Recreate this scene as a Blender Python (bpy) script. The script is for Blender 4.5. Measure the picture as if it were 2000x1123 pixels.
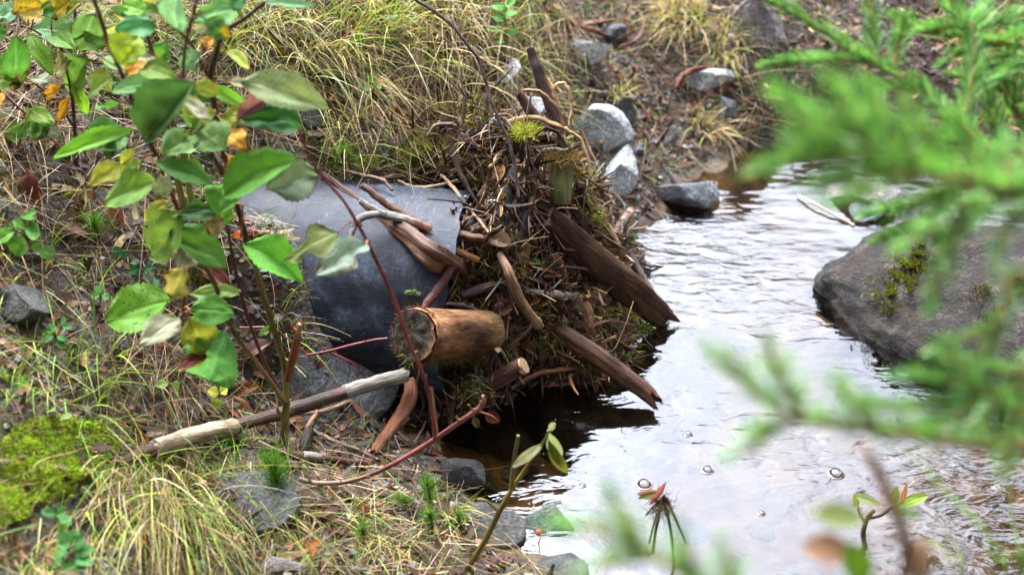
import bpy, bmesh, math, random
import numpy as np
from mathutils import Vector

for _o in list(bpy.data.objects):
    bpy.data.objects.remove(_o)
SC = bpy.context.scene
COL = SC.collection
R = math.radians
rng = np.random.default_rng(7)
random.seed(7)

# ------------------------------------------------------------------ camera
CAMZ, PITCH, FPX = 1.35, 33.0, 2747.0
cam_data = bpy.data.cameras.new('camera')
cam = bpy.data.objects.new('camera', cam_data)
COL.objects.link(cam)
cam.location = (0, 0, CAMZ)
cam.rotation_euler = (R(90 - PITCH), 0, 0)
cam_data.sensor_width = 36
cam_data.lens = 36 * FPX / 2000
cam_data.clip_start = 0.05
cam_data.clip_end = 300
cam_data.dof.use_dof = True
cam_data.dof.focus_distance = 2.08
cam_data.dof.aperture_fstop = 3.3
cam_data.dof.aperture_blades = 9
SC.camera = cam

# ------------------------------------------------------------------ sky, sun, exposure
EXPOSURE = 1.52
SC.view_settings.view_transform = 'Standard'
SC.view_settings.look = 'None'
SC.view_settings.gamma = 1
SC.view_settings.exposure = EXPOSURE
SC.view_settings.use_curve_mapping = False
SUN_EL, SUN_AZ = R(56), R(-25)          # azimuth from +Y, towards -X
world = bpy.data.worlds.new('World')
SC.world = world
world.use_nodes = True


def node(nt, t, **kw):
    n = nt.nodes.new('ShaderNode' + t)
    for k, v in kw.items():
        if k in n.inputs.keys():
            n.inputs[k].default_value = v
        else:
            setattr(n, k, v)
    return n


def ln(nt, a, b):
    nt.links.new(a, b)


def out(n, k=0):
    return n.outputs[k]


def ramp(nt, src, stops, interp='LINEAR'):
    r = nt.nodes.new('ShaderNodeValToRGB')
    r.color_ramp.interpolation = interp
    e = r.color_ramp.elements
    while len(e) < len(stops):
        e.new(0.5)
    for i, (p, c) in enumerate(stops):
        e[i].position = p
        if not hasattr(c, '__len__'):
            c = (c, c, c)
        e[i].color = (c[0], c[1], c[2], 1)
    ln(nt, src, r.inputs[0])
    return r.outputs[0]


def mixc(nt, fac, a, b, mode='MIX'):
    m = nt.nodes.new('ShaderNodeMix')
    m.data_type = 'RGBA'
    m.blend_type = mode
    m.clamp_factor = True
    for sock, v in ((m.inputs[0], fac), (m.inputs[6], a), (m.inputs[7], b)):
        if isinstance(v, bpy.types.NodeSocket):
            ln(nt, v, sock)
        elif hasattr(v, '__len__'):
            sock.default_value = (v[0], v[1], v[2], 1)
        else:
            sock.default_value = v
    return m.outputs[2]


def math_(nt, op, a, b=None, c=None):
    m = nt.nodes.new('ShaderNodeMath')
    m.operation = op
    for i, v in enumerate((a, b, c)):
        if v is None:
            continue
        if isinstance(v, bpy.types.NodeSocket):
            ln(nt, v, m.inputs[i])
        else:
            m.inputs[i].default_value = v
    return m.outputs[0]


wt = world.node_tree
wt.nodes.clear()
sky = node(wt, 'TexSky', sky_type='NISHITA', sun_disc=False, sun_elevation=SUN_EL,
           sun_rotation=SUN_AZ, air_density=1.0, dust_density=3.0)
wco = node(wt, 'TexCoord')
sep = node(wt, 'SeparateXYZ')
ln(wt, out(wco, 0), sep.inputs[0])
bw = node(wt, 'RGBToBW')
ln(wt, out(sky), bw.inputs[0])
grey = mixc(wt, 0.9, out(sky), out(bw))                        # cloud takes most of the blue out
cn = node(wt, 'TexNoise', Scale=2.6, Detail=5.0, Roughness=0.55)
ln(wt, out(wco, 0), cn.inputs['Vector'])
cloud = ramp(wt, out(cn), [(0.25, (0.56, 0.63, 0.78)), (0.62, (0.98, 1.0, 1.05))])
grey = mixc(wt, 1.0, grey, cloud, 'MULTIPLY')
# the cloud is thin and bright over the stream's opening ahead, forest closes the sky behind and low down
dotn = node(wt, 'VectorMath', operation='DOT_PRODUCT')
ln(wt, out(wco, 0), dotn.inputs[0])
dotn.inputs[1].default_value = (0.02, 0.78, 0.63)
lobe = ramp(wt, dotn.outputs['Value'], [(0.0, 0.18), (0.4, 0.42), (0.72, 1.0), (1.0, 1.0)])
low = ramp(wt, sep.outputs[2], [(0.0, 0.03), (0.38, 0.12), (0.52, 1.0)])
amp = mixc(wt, 1.0, lobe, low, 'MULTIPLY')
grey = mixc(wt, 1.0, grey, amp, 'MULTIPLY')
gain = mixc(wt, 1.0, grey, (6.5, 6.5, 6.5), 'MULTIPLY')
bg = node(wt, 'Background', Strength=0.15)
ln(wt, gain, bg.inputs[0])
wo = node(wt, 'OutputWorld')
ln(wt, out(bg), wo.inputs[0])

sun_data = bpy.data.lights.new('sun', 'SUN')
sun_data.energy = .85
sun_data.angle = R(30)
sun_data.color = (1.0, 0.965, 0.91)
sun = bpy.data.objects.new('sun', sun_data)
COL.objects.link(sun)
_sd = Vector((math.sin(SUN_AZ) * math.cos(SUN_EL), math.cos(SUN_AZ) * math.cos(SUN_EL), math.sin(SUN_EL)))
sun.rotation_euler = _sd.to_track_quat('Z', 'Y').to_euler()
sun.location = (0, 0, 6)

# ------------------------------------------------------------------ photograph geometry -> places
_p = R(PITCH)
FWD = np.array((0, math.cos(_p), -math.sin(_p)))
UPV = np.array((0, math.sin(_p), math.cos(_p)))
CAM = np.array((0, 0, CAMZ))


def ray(px, py):
    return FWD + np.array((1., 0, 0)) * (px - 1000) / FPX - UPV * (py - 561.5) / FPX


def PD(px, py, d):
    return CAM + ray(px, py) * d


def P(px, py, z):
    r = ray(px, py)
    return CAM + r * ((z - CAMZ) / r[2])


def PY(px, py, Y):
    r = ray(px, py)
    return CAM + r * (Y / r[1])


def depth_of(p):
    return float(np.dot(np.asarray(p) - CAM, FWD))


def proj(p):
    q = np.asarray(p) - CAM
    d = q @ FWD
    return 1000 + FPX * q[..., 0] / d, 561.5 - FPX * (q @ UPV) / d


def nrm(v):
    v = np.asarray(v, float)
    return v / (np.linalg.norm(v, axis=-1, keepdims=True) + 1e-12)


# ------------------------------------------------------------------ noise
def _hash(ix, iy, iz, seed):
    with np.errstate(over='ignore'):
        h = (ix.astype(np.int64) * 374761393 + iy.astype(np.int64) * 668265263 + iz.astype(np.int64) * 2147483647 + seed * 974634533)
        h = (h ^ (h >> 13)) * 1274126177
        h = h ^ (h >> 16)
    return (h & 0xffff).astype(float) / 65535.0


def vn(x, y, z=None, seed=0):
    x = np.asarray(x, float); y = np.asarray(y, float)
    z = np.zeros_like(x) if z is None else np.asarray(z, float)
    x, y, z = np.broadcast_arrays(x, y, z)
    ix, iy, iz = np.floor(x), np.floor(y), np.floor(z)
    fx, fy, fz = x - ix, y - iy, z - iz
    fx, fy, fz = [f * f * (3 - 2 * f) for f in (fx, fy, fz)]
    r = 0
    for a in (0, 1):
        for b in (0, 1):
            for c in (0, 1):
                r = r + _hash(ix + a, iy + b, iz + c, seed) * (fx if a else 1 - fx) * (fy if b else 1 - fy) * (fz if c else 1 - fz)
    return r * 2 - 1


def fbm(x, y, z=None, seed=0, octv=4, gain=0.5):
    r, a = 0, 1.0
    for o in range(octv):
        f = 2.03 ** o
        r = r + a * vn(np.asarray(x) * f, np.asarray(y) * f, None if z is None else np.asarray(z) * f, seed + o * 17)
        a *= gain
    return r


# ------------------------------------------------------------------ height fields
class TPS:
    def __init__(s, pts, z, reg=1e-4, kern=None):
        if kern is not None: s.k = kern
        s.p = np.asarray(pts, float); n = len(s.p)
        K = s.k(np.linalg.norm(s.p[:, None] - s.p[None], axis=2)) + np.eye(n) * reg * (1 if kern is None else -1)
        Q = np.hstack([np.ones((n, 1)), s.p])
        A = np.block([[K, Q], [Q.T, np.zeros((3, 3))]])
        w = np.linalg.solve(A, np.concatenate([np.asarray(z, float), np.zeros(3)]))
        s.w, s.a = w[:n], w[n:]

    @staticmethod
    def k(r):
        return r * r * np.log(r + 1e-9)

    def __call__(s, x, y):
        x = np.asarray(x, float); y = np.asarray(y, float)
        r = s.a[0] + s.a[1] * x + s.a[2] * y
        for (px, py), w in zip(s.p, s.w):
            r = r + w * s.k(np.hypot(x - px, y - py))
        return r


_tc = [  # photograph x, y, height above the water
    (0, 0, .51), (200, 20, .50), (420, 20, .485), (560, 60, .46), (700, 60, .44), (850, 40, .41), (1000, 30, .35), (1090, 20, .28),
    (1150, 60, .20), (1250, 40, .19), (1330, 40, .19), (1440, 20, .19), (1600, 30, .18), (1800, 20, .19), (2000, 10, .20),
    (0, 200, .47), (200, 200, .44), (400, 200, .40), (560, 220, .36), (700, 200, .36), (820, 180, .35), (930, 170, .30),
    (1030, 190, .24), (1100, 140, .20), (1180, 150, .15), (1280, 150, .13), (1380, 120, .13), (1500, 160, .11), (1650, 130, .12),
    (1800, 150, .11), (1990, 190, .06),
    (0, 400, .40), (150, 400, .36), (300, 380, .33), (420, 380, .30), (470, 395, .265), (560, 340, .30), (650, 325, .30), (760, 325, .30),
    (850, 325, .27), (1150, 250, .11), (1200, 230, .09), (1260, 260, .06), (1230, 330, .05), (1300, 330, .03), (1390, 230, .05),
    (0, 580, .34), (150, 600, .29), (300, 560, .26), (420, 500, .26), (500, 480, .262), (545, 540, .235), (590, 600, .19), (635, 655, .145), (685, 710, .095),
    (720, 750, .03), (500, 620, .17), (400, 680, .17), (560, 720, .09), (640, 800, .05), (760, 800, .0),
    (0, 780, .30), (200, 760, .23), (0, 950, .27), (200, 900, .20), (350, 850, .15), (480, 850, .10), (350, 1000, .14), (500, 980, .09),
    (0, 1100, .25), (200, 1100, .18), (400, 1110, .12), (600, 900, .06), (700, 950, .05), (600, 1080, .07), (800, 870, .02), (800, 980, .045),
    (850, 1090, .05), (950, 1060, .03), (1000, 1110, .03),
    # water's edge
    (860, 868, .0), (920, 930, -.03), (960, 990, .0), (1040, 1030, .0), (1100, 1080, .0), (1160, 1123, .0),
    (1300, 425, .0), (1260, 460, -.01), (1370, 400, .0), (1405, 330, .0), (1470, 290, .0), (1580, 270, .0), (1700, 290, .0), (1850, 310, .0), (2000, 330, .0),
    # bed
    (1050, 950, -.06), (1000, 870, -.09), (1100, 800, -.13), (1250, 900, -.13), (1300, 750, -.14), (1400, 600, -.13), (1350, 480, -.09), (1450, 400, -.05),
    (1500, 520, -.11), (1600, 400, -.06), (1600, 560, -.12), (1500, 700, -.14), (1500, 900, -.14), (1300, 1060, -.12), (1500, 1080, -.13), (1700, 900, -.11),
    (1750, 1080, -.08), (1900, 950, -.06), (2000, 1080, -.07), (1750, 430, -.05), (1900, 450, -.04), (1230, 1123, -.06),
    (900, 650, -.09), (1000, 700, -.1), (1100, 560, -.08), (900, 780, -.08), (1150, 450, -.01), (1050, 330, .08), (960, 330, .14), (1200, 600, -.1), (2000, 700, -.04)]
_tx = [P(a, b, c)[:2] for a, b, c in _tc]
_tz = [c for _, _, c in _tc]
for x, y, z in [(-1.6, 1.0, .34), (-1.6, 1.8, .5), (-1.6, 2.8, .7), (-1.6, 4.2, .95), (-.8, 3.2, .72), (0, 3.4, .55), (.7, 4.3, .62), (1.6, 4.3, .6), (0, 4.4, .85), (2.4, 4.2, .6), (-.8, 4.2, .9),
                (-.9, .9, .25), (-.4, .7, .18), (0, .6, .08), (.35, .55, -.05), (.9, .5, -.10), (1.5, .5, .05), (1.7, 1.1, .08), (1.6, 1.6, .1), (1.7, 2.2, .08), (1.7, 2.8, .05), (2.3, 1.6, .3), (2.4, 2.6, .25), (2.4, .6, .3), (2.3, 3.2, .3), (1.3, 3.7, .38), (.5, 3.55, .42)]:
    _tx.append(np.array((x, y))); _tz.append(z)
_terr = TPS(_tx, _tz, 1.5e-3)
TX0, TX1, TY0, TY1 = -1.6, 2.4, .5, 4.3


def terrain_raw(x, y):
    x = np.asarray(x, float); y = np.asarray(y, float)
    cx, cy = np.clip(x, TX0, TX1), np.clip(y, TY0, TY1)
    h = _terr(cx, cy)
    far = np.hypot(x - cx, y - cy)
    lift = np.where((x > TX1) | (y > TY1) | (x < TX0), .35, .12)
    h = h + far * lift / (1 + far * .25) * np.where(y < TY0, .5, 1)
    h = h + .012 * fbm(x * 9, y * 9, seed=3) + .006 * fbm(x * 33, y * 33, seed=5, octv=3)
    return h


class Grid:
    def __init__(s, f, x0, x1, y0, y1, st):
        s.x0, s.y0, s.st = x0, y0, st
        s.xs = np.arange(x0, x1 + st, st); s.ys = np.arange(y0, y1 + st, st)
        X, Y = np.meshgrid(s.xs, s.ys, indexing='ij')
        s.z = f(X, Y)

    def __call__(s, x, y):
        fx = np.clip((np.asarray(x, float) - s.x0) / s.st, 0, len(s.xs) - 1.001)
        fy = np.clip((np.asarray(y, float) - s.y0) / s.st, 0, len(s.ys) - 1.001)
        i, j = fx.astype(int), fy.astype(int)
        u, v = fx - i, fy - j
        z = s.z
        return z[i, j] * (1 - u) * (1 - v) + z[i + 1, j] * u * (1 - v) + z[i, j + 1] * (1 - u) * v + z[i + 1, j + 1] * u * v


TG = Grid(terrain_raw, -1.7, 2.5, .4, 4.4, .0125)

# the debris heap at the pipe's mouth
_mc = [(900, 272, .318), (1000, 266, .32), (1080, 284, .305), (1130, 345, .235), (850, 285, .305), (800, 300, .295), (950, 225, .18), (1050, 215, .12),
       (900, 350, .30), (980, 350, .305), (1060, 350, .29), (910, 420, .27), (1000, 420, .265), (1080, 420, .245), (1140, 420, .205), (1190, 430, .10),
       (930, 480, .24), (1010, 480, .235), (1080, 490, .205), (1140, 500, .16), (1200, 500, .085), (1235, 510, .03),
       (900, 540, .20), (980, 540, .205), (1050, 550, .165), (1120, 570, .115), (1190, 570, .06), (1245, 590, .02),
       (890, 600, .165), (960, 600, .165), (1030, 610, .125), (1100, 630, .065), (1170, 640, .01),
       (850, 660, .11), (900, 660, .125), (980, 660, .11), (1040, 670, .06), (1090, 690, .0),
       (850, 720, .07), (900, 720, .075), (960, 720, .06), (1010, 725, .02), (850, 780, .03), (900, 785, .02), (950, 770, .01), (830, 640, .1), (820, 700, .06),
       (880, 830, -.06), (960, 815, -.06), (1030, 770, -.06), (1110, 720, -.06), (1190, 670, -.06), (1265, 620, -.06), (1285, 560, -.08), (1275, 490, -.08), (1230, 430, -.04), (1215, 390, -.04), (1180, 330, -.03), (1150, 270, .0),
       (1000, 900, -.14), (1100, 800, -.14), (1250, 700, -.14), (1350, 600, -.14), (1340, 480, -.12), (1280, 390, -.1), (1230, 300, -.1), (790, 735, .065), (795, 780, .03), (815, 825, .0), (735, 770, -.12), (770, 850, -.1),
       (1100, 190, .02), (1000, 165, .08), (920, 175, .12), (820, 230, .20), (760, 290, .27)]
_mnd = TPS([P(a, b, c)[:2] for a, b, c in _mc], [c for *_, c in _mc], 1e-3, lambda r: -r)
MC = P(1020, 500, .2)


PG_ = P(900, 425, .24)                   # dark gap beside the pipe's rim


def mound_raw(x, y):
    h = _mnd(x, y) + 0.026 * fbm(x * 16, y * 16, seed=21) + .014 * fbm(x * 60, y * 60, seed=22, octv=3)
    h = h - .16 * np.exp(-((x - PG_[0]) ** 2 + (y - PG_[1]) ** 2) / .042 ** 2)
    r = np.hypot((x - MC[0]) / .36, (y - MC[1]) / .40)
    return np.where(r < 1, h, -1.0)


MG = Grid(mound_raw, MC[0] - .42, MC[0] + .42, MC[1] - .46, MC[1] + .46, .006)


def mound(x, y):
    x = np.asarray(x, float); y = np.asarray(y, float)
    ok = (abs(x - MC[0]) < .40) & (abs(y - MC[1]) < .44)
    return np.where(ok, MG(x, y), -1.0)


# the pipe
PIPE_R = .18
PIPE_A = P(905, 592, .105)
PIPE_D = nrm((-1, .17, .03))
PIPE_L = 1.3


def in_pipe(x, y, z, extra=0.0):
    q = np.stack([np.asarray(x, float) - PIPE_A[0], np.asarray(y, float) - PIPE_A[1], np.asarray(z, float) - PIPE_A[2]], -1)
    t = q @ PIPE_D
    r = np.linalg.norm(q - t[..., None] * PIPE_D, axis=-1)
    return (t > 0) & (t < PIPE_L) & (r < PIPE_R + extra)


_DS = np.arange(.7, 5.2, .003)


def hit(px, py, use=('t', 'm', 'p', 'w')):
    """depth at which the line of sight through a photograph point first meets ground, heap, pipe or water"""
    r = ray(px, py)
    q = CAM + _DS[:, None] * r
    x, y, z = q.T
    s = z < -9
    if 't' in use: s = s | (z < TG(x, y))
    if 'm' in use: s = s | (z < mound(x, y))
    if 'w' in use: s = s | (z < 0)
    if 'p' in use: s = s | in_pipe(x, y, z)
    i = int(np.argmax(s)) if s.any() else len(_DS) - 1
    return float(_DS[i])


def S(px, py, lift=0.0, use=('t', 'm', 'p', 'w')):
    return PD(px, py, hit(px, py, use) - lift)


# ------------------------------------------------------------------ colours and materials
def s2l(v):
    v = v / 255.0
    return v / 12.92 if v <= .04045 else ((v + .055) / 1.055) ** 2.4


def C(r, g, b, k=.5):
    return np.array((s2l(r) * k, s2l(g) * k, s2l(b) * k))


def new_mat(name):
    m = bpy.data.materials.new(name)
    m.use_nodes = True
    nt = m.node_tree
    nt.nodes.clear()
    o = node(nt, 'OutputMaterial')
    return m, nt, o


def attr(nt, name):
    return node(nt, 'Attribute', attribute_name=name)


def bump(nt, h, strength=.4, dist=.002):
    b = node(nt, 'Bump', Strength=strength, Distance=dist)
    ln(nt, h, b.inputs['Height'])
    return out(b)


def mat_wood(name, rough=.66, fine=190, spec=.35, bmp=.7, lo=.30, hi=1.7, along=.07):
    m, nt, o = new_mat(name)
    a, v = attr(nt, 'Col'), attr(nt, 'vec')
    mp = node(nt, 'Mapping', Scale=(fine, fine, fine * along)); ln(nt, out(v, 1), mp.inputs[0])
    n1 = node(nt, 'TexNoise', Scale=1.6, Detail=6.0, Roughness=.65); ln(nt, out(mp), n1.inputs['Vector'])
    mp2 = node(nt, 'Mapping', Scale=(30, 30, 14)); ln(nt, out(v, 1), mp2.inputs[0])
    n2 = node(nt, 'TexNoise', Scale=1.0, Detail=5.0); ln(nt, out(mp2), n2.inputs['Vector'])
    c = mixc(nt, 1, out(a), ramp(nt, out(n1), [(.32, lo), (.5, .95), (.68, hi)]), 'MULTIPLY')
    c = mixc(nt, 1, c, ramp(nt, out(n2), [(.32, (.5, .45, .42)), (.62, (1.25, 1.18, 1.08))]), 'MULTIPLY')
    b = node(nt, 'BsdfPrincipled', Roughness=rough)
    b.inputs['Specular IOR Level'].default_value = spec
    ln(nt, c, b.inputs['Base Color'])
    ln(nt, bump(nt, out(n1), bmp, .004), b.inputs['Normal'])
    ln(nt, out(b), o.inputs[0])
    return m


def mat_leaf(name, rough=.55, trans=.36):
    m, nt, o = new_mat(name)
    a, v = attr(nt, 'Col'), attr(nt, 'vec')
    s = node(nt, 'SeparateXYZ'); ln(nt, out(v, 1), s.inputs[0])
    av = math_(nt, 'ABSOLUTE', s.outputs[1])
    ph = math_(nt, 'MULTIPLY', math_(nt, 'SUBTRACT', s.outputs[0], math_(nt, 'MULTIPLY', av, .22)), 50)
    vein = math_(nt, 'POWER', math_(nt, 'ABSOLUTE', math_(nt, 'SINE', ph)), 8.0)
    vein = math_(nt, 'SUBTRACT', 1.0, math_(nt, 'POWER', math_(nt, 'ABSOLUTE', math_(nt, 'SINE', ph)), .25))
    mid = ramp(nt, av, [(.02, 1.0), (.07, 0.0)])
    vv = math_(nt, 'MAXIMUM', math_(nt, 'MULTIPLY', vein, .55), mid)
    n1 = node(nt, 'TexNoise', Scale=5.0, Detail=4.0); ln(nt, out(v, 1), n1.inputs['Vector'])
    c = mixc(nt, 1, out(a), ramp(nt, out(n1), [(.3, (.72, .78, .7)), (.7, (1.2, 1.15, 1.1))]), 'MULTIPLY')
    c = mixc(nt, math_(nt, 'MULTIPLY', vv, .38), c, mixc(nt, 1, c, (2.3, 2.0, 2.4), 'MULTIPLY'))
    n2 = node(nt, 'TexVoronoi', Scale=17.0); n2.distance = 'EUCLIDEAN'
    w = node(nt, 'TexNoise', Scale=9.0, Detail=3.0); ln(nt, out(v, 1), w.inputs['Vector'])
    wv = mixc(nt, .12, out(v, 1), out(w, 1)); ln(nt, wv, n2.inputs['Vector'])
    n3 = node(nt, 'TexNoise', Scale=3.0, Detail=2.0); ln(nt, out(v, 1), n3.inputs['Vector'])
    thr = math_(nt, 'MULTIPLY', out(n3), math_(nt, 'MULTIPLY', a.outputs['Alpha'], .40))
    spot = math_(nt, 'LESS_THAN', out(n2), thr)
    c = mixc(nt, math_(nt, 'MULTIPLY', spot, .85), c, (.035, .016, .008))
    b = node(nt, 'BsdfPrincipled', Roughness=rough)
    b.inputs['Specular IOR Level'].default_value = .16
    ln(nt, c, b.inputs['Base Color'])
    bn = bump(nt, math_(nt, 'SUBTRACT', out(n1), vv), .35, .003)
    ln(nt, bn, b.inputs['Normal'])
    t = node(nt, 'BsdfTranslucent')
    ln(nt, mixc(nt, 1, c, (1.25, 1.2, .75), 'MULTIPLY'), t.inputs[0])
    mx = node(nt, 'MixShader', Fac=trans)
    ln(nt, out(b), mx.inputs[1]); ln(nt, out(t), mx.inputs[2]); ln(nt, out(mx), o.inputs[0])
    return m


def mat_plant(name, rough=.5, trans=.3, spec=.3):
    m, nt, o = new_mat(name)
    a = attr(nt, 'Col')
    g = node(nt, 'NewGeometry')
    n1 = node(nt, 'TexNoise', Scale=60.0, Detail=3.0); ln(nt, out(g), n1.inputs['Vector'])
    c = mixc(nt, 1, out(a), ramp(nt, out(n1), [(.3, .65), (.7, 1.3)]), 'MULTIPLY')
    b = node(nt, 'BsdfPrincipled', Roughness=rough)
    b.inputs['Specular IOR Level'].default_value = spec
    ln(nt, c, b.inputs['Base Color'])
    t = node(nt, 'BsdfTranslucent')
    ln(nt, mixc(nt, 1, c, (1.3, 1.3, .8), 'MULTIPLY'), t.inputs[0])
    mx = node(nt, 'MixShader', Fac=trans)
    ln(nt, out(b), mx.inputs[1]); ln(nt, out(t), mx.inputs[2]); ln(nt, out(mx), o.inputs[0])
    return m


def mat_rock(name, dark, mid, light, scale=1.0, stops=(.32, .5, .68), rough=.6, spec=.4, bmp=.8, stain=None):
    m, nt, o = new_mat(name)
    tc = node(nt, 'TexCoord')
    def N(sc, det=8.0, ro=.62):
        n = node(nt, 'TexNoise', Scale=sc * scale, Detail=det, Roughness=ro)
        ln(nt, out(tc, 3), n.inputs['Vector']); return out(n)
    a, b_, c_ = N(16), N(75, 6, .7), N(240, 3, .7)
    col = ramp(nt, a, [(stops[0], dark), (stops[1], mid), (stops[2], light)])
    col = mixc(nt, ramp(nt, b_, [(.42, 0.0), (.62, .75)]), col, mid)
    col = mixc(nt, 1, col, ramp(nt, c_, [(.32, .35), (.5, 1.0), (.7, 1.9)]), 'MULTIPLY')
    col = mixc(nt, 1, col, ramp(nt, N(110, 4, .75), [(.36, .45), (.5, 1.0), (.64, 1.6)]), 'MULTIPLY')
    if stain is not None:
        st = N(9, 5, .6)
        col = mixc(nt, ramp(nt, st, [(.5, 0.0), (.62, .8)]), col, stain)
    hh = math_(nt, 'ADD', math_(nt, 'MULTIPLY', b_, .6), math_(nt, 'ADD', math_(nt, 'MULTIPLY', a, .8), math_(nt, 'MULTIPLY', c_, .25)))
    p = node(nt, 'BsdfPrincipled', Roughness=rough)
    p.inputs['Specular IOR Level'].default_value = spec
    ln(nt, col, p.inputs['Base Color'])
    ln(nt, ramp(nt, b_, [(.3, rough - .2), (.7, min(1, rough + .2))]), p.inputs['Roughness'])
    ln(nt, bump(nt, hh, bmp, .012), p.inputs['Normal'])
    ln(nt, out(p), o.inputs[0])
    return m


M = {}
M['wood'] = mat_wood('weathered wood')
M['wet'] = mat_wood('wet dark wood', rough=.55, spec=.3, lo=.22, hi=1.9)
M['log'] = mat_wood('sawn log wood', rough=.8, spec=.15, fine=90, bmp=1.0, lo=.5, hi=1.4, along=.35)
M['stem'] = mat_wood('smooth shoot bark', rough=.42, fine=90, bmp=.3)
M['leaf'] = mat_leaf('green leaf')
M['dead'] = mat_leaf('dead leaf', rough=.65, trans=.2)
M['grass'] = mat_plant('grass blade')
M['straw'] = mat_plant('dry straw', rough=.6, trans=.22)
M['moss'] = mat_plant('moss', rough=.75, trans=.28, spec=.1)
M['needle'] = mat_plant('needle', rough=.4, trans=.3, spec=.4)
M['chip'] = mat_plant('bark litter', rough=.7, trans=.0, spec=.3)
M['rock_pale'] = mat_rock('pale gneiss', C(84, 88, 94), C(190, 194, 198), C(252, 252, 250), 1.6, stops=(.3, .42, .56))
M['rock_blue'] = mat_rock('blue grey stone', C(52, 56, 62), C(106, 112, 118), C(164, 170, 174), 1.8)
M['rock_pink'] = mat_rock('pinkish stone', C(80, 70, 70), C(150, 140, 135), C(196, 186, 180), 1.4)
M['rock_dark'] = mat_rock('dark lichen stone', C(30, 29, 28), C(72, 72, 70), C(112, 110, 104), 1.6, stain=C(60, 54, 36))
M['rock_slab'] = mat_rock('grey slab', C(46, 47, 50), C(96, 98, 100), C(130, 130, 130), 1.3, stain=C(64, 58, 48))
M['rock_boulder'] = mat_rock('wet brown boulder', C(18, 15, 12), C(54, 45, 38), C(122, 110, 98), 2.2, rough=.55, spec=.3, bmp=1.2, stain=C(70, 50, 32))


def mat_ground():
    m, nt, o = new_mat('bank soil')
    tc = node(nt, 'TexCoord')
    def N(sc, det=6.0, ro=.6):
        n = node(nt, 'TexNoise', Scale=sc, Detail=det, Roughness=ro)
        ln(nt, out(tc, 3), n.inputs['Vector']); return out(n)
    vo = node(nt, 'TexVoronoi', Scale=150.0, Randomness=1.0); ln(nt, out(tc, 3), vo.inputs['Vector'])
    peb = mixc(nt, .85, out(vo, 1), out(node(nt, 'RGB')))
    peb = ramp(nt, math_(nt, 'FRACT', math_(nt, 'MULTIPLY', N(150, 0), 7.0)), [(.0, C(60, 57, 55)), (.6, C(108, 104, 100)), (1, C(172, 166, 160))])
    peb = mixc(nt, 1, peb, ramp(nt, out(vo), [(.0, 1.0), (.55, .9), (.8, .15)]), 'MULTIPLY')
    soil = ramp(nt, N(45), [(.3, C(36, 26, 20)), (.55, C(84, 66, 50)), (.75, C(122, 100, 76))])
    mask = ramp(nt, N(6, 4), [(.42, 0.0), (.58, 1.0)])
    col = mixc(nt, mask, soil, peb)
    moss = ramp(nt, N(11, 5), [(.52, 0.0), (.64, .6)])
    col = mixc(nt, moss, col, ramp(nt, N(120, 3), [(.35, C(48, 44, 18)), (.65, C(108, 112, 40))]))
    g = node(nt, 'NewGeometry'); s = node(nt, 'SeparateXYZ'); ln(nt, out(g), s.inputs[0])
    silt = ramp(nt, N(25), [(.3, C(44, 32, 18)), (.5, C(98, 74, 42)), (.7, C(138, 108, 66))])
    zz = math_(nt, 'ADD', s.outputs[2], math_(nt, 'MULTIPLY', N(20), .03))
    col = mixc(nt, ramp(nt, zz, [(.005, 1.0), (.03, 0.0)]), col, silt)
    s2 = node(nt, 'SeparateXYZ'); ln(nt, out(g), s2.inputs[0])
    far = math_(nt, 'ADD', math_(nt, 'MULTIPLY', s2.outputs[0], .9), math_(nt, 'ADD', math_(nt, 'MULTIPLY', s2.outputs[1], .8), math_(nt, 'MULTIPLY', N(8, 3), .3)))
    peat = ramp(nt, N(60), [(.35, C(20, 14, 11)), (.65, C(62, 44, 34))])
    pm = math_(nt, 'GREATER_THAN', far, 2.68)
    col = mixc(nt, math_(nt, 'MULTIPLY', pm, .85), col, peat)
    p = node(nt, 'BsdfPrincipled', Roughness=.8)
    p.inputs['Specular IOR Level'].default_value = .3
    ln(nt, col, p.inputs['Base Color'])
    hgt = math_(nt, 'ADD', N(90, 5), math_(nt, 'MULTIPLY', out(vo), -.8))
    ln(nt, bump(nt, hgt, .6, .003), p.inputs['Normal'])
    ln(nt, out(p), o.inputs[0])
    return m


def mat_core():
    m, nt, o = new_mat('wet humus')
    tc = node(nt, 'TexCoord')
    n = node(nt, 'TexNoise', Scale=70.0, Detail=8.0, Roughness=.7); ln(nt, out(tc, 3), n.inputs['Vector'])
    n2 = node(nt, 'TexNoise', Scale=14.0, Detail=4.0); ln(nt, out(tc, 3), n2.inputs['Vector'])
    c = ramp(nt, out(n), [(.3, C(12, 9, 7)), (.55, C(40, 28, 20)), (.75, C(78, 58, 38))])
    c = mixc(nt, ramp(nt, out(n2), [(.52, 0.0), (.66, .6)]), c, C(78, 76, 26))
    p = node(nt, 'BsdfPrincipled', Roughness=.75)
    ln(nt, c, p.inputs['Base Color'])
    ln(nt, bump(nt, out(n), 1.0, .015), p.inputs['Normal'])
    ln(nt, out(p), o.inputs[0])
    return m


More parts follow.
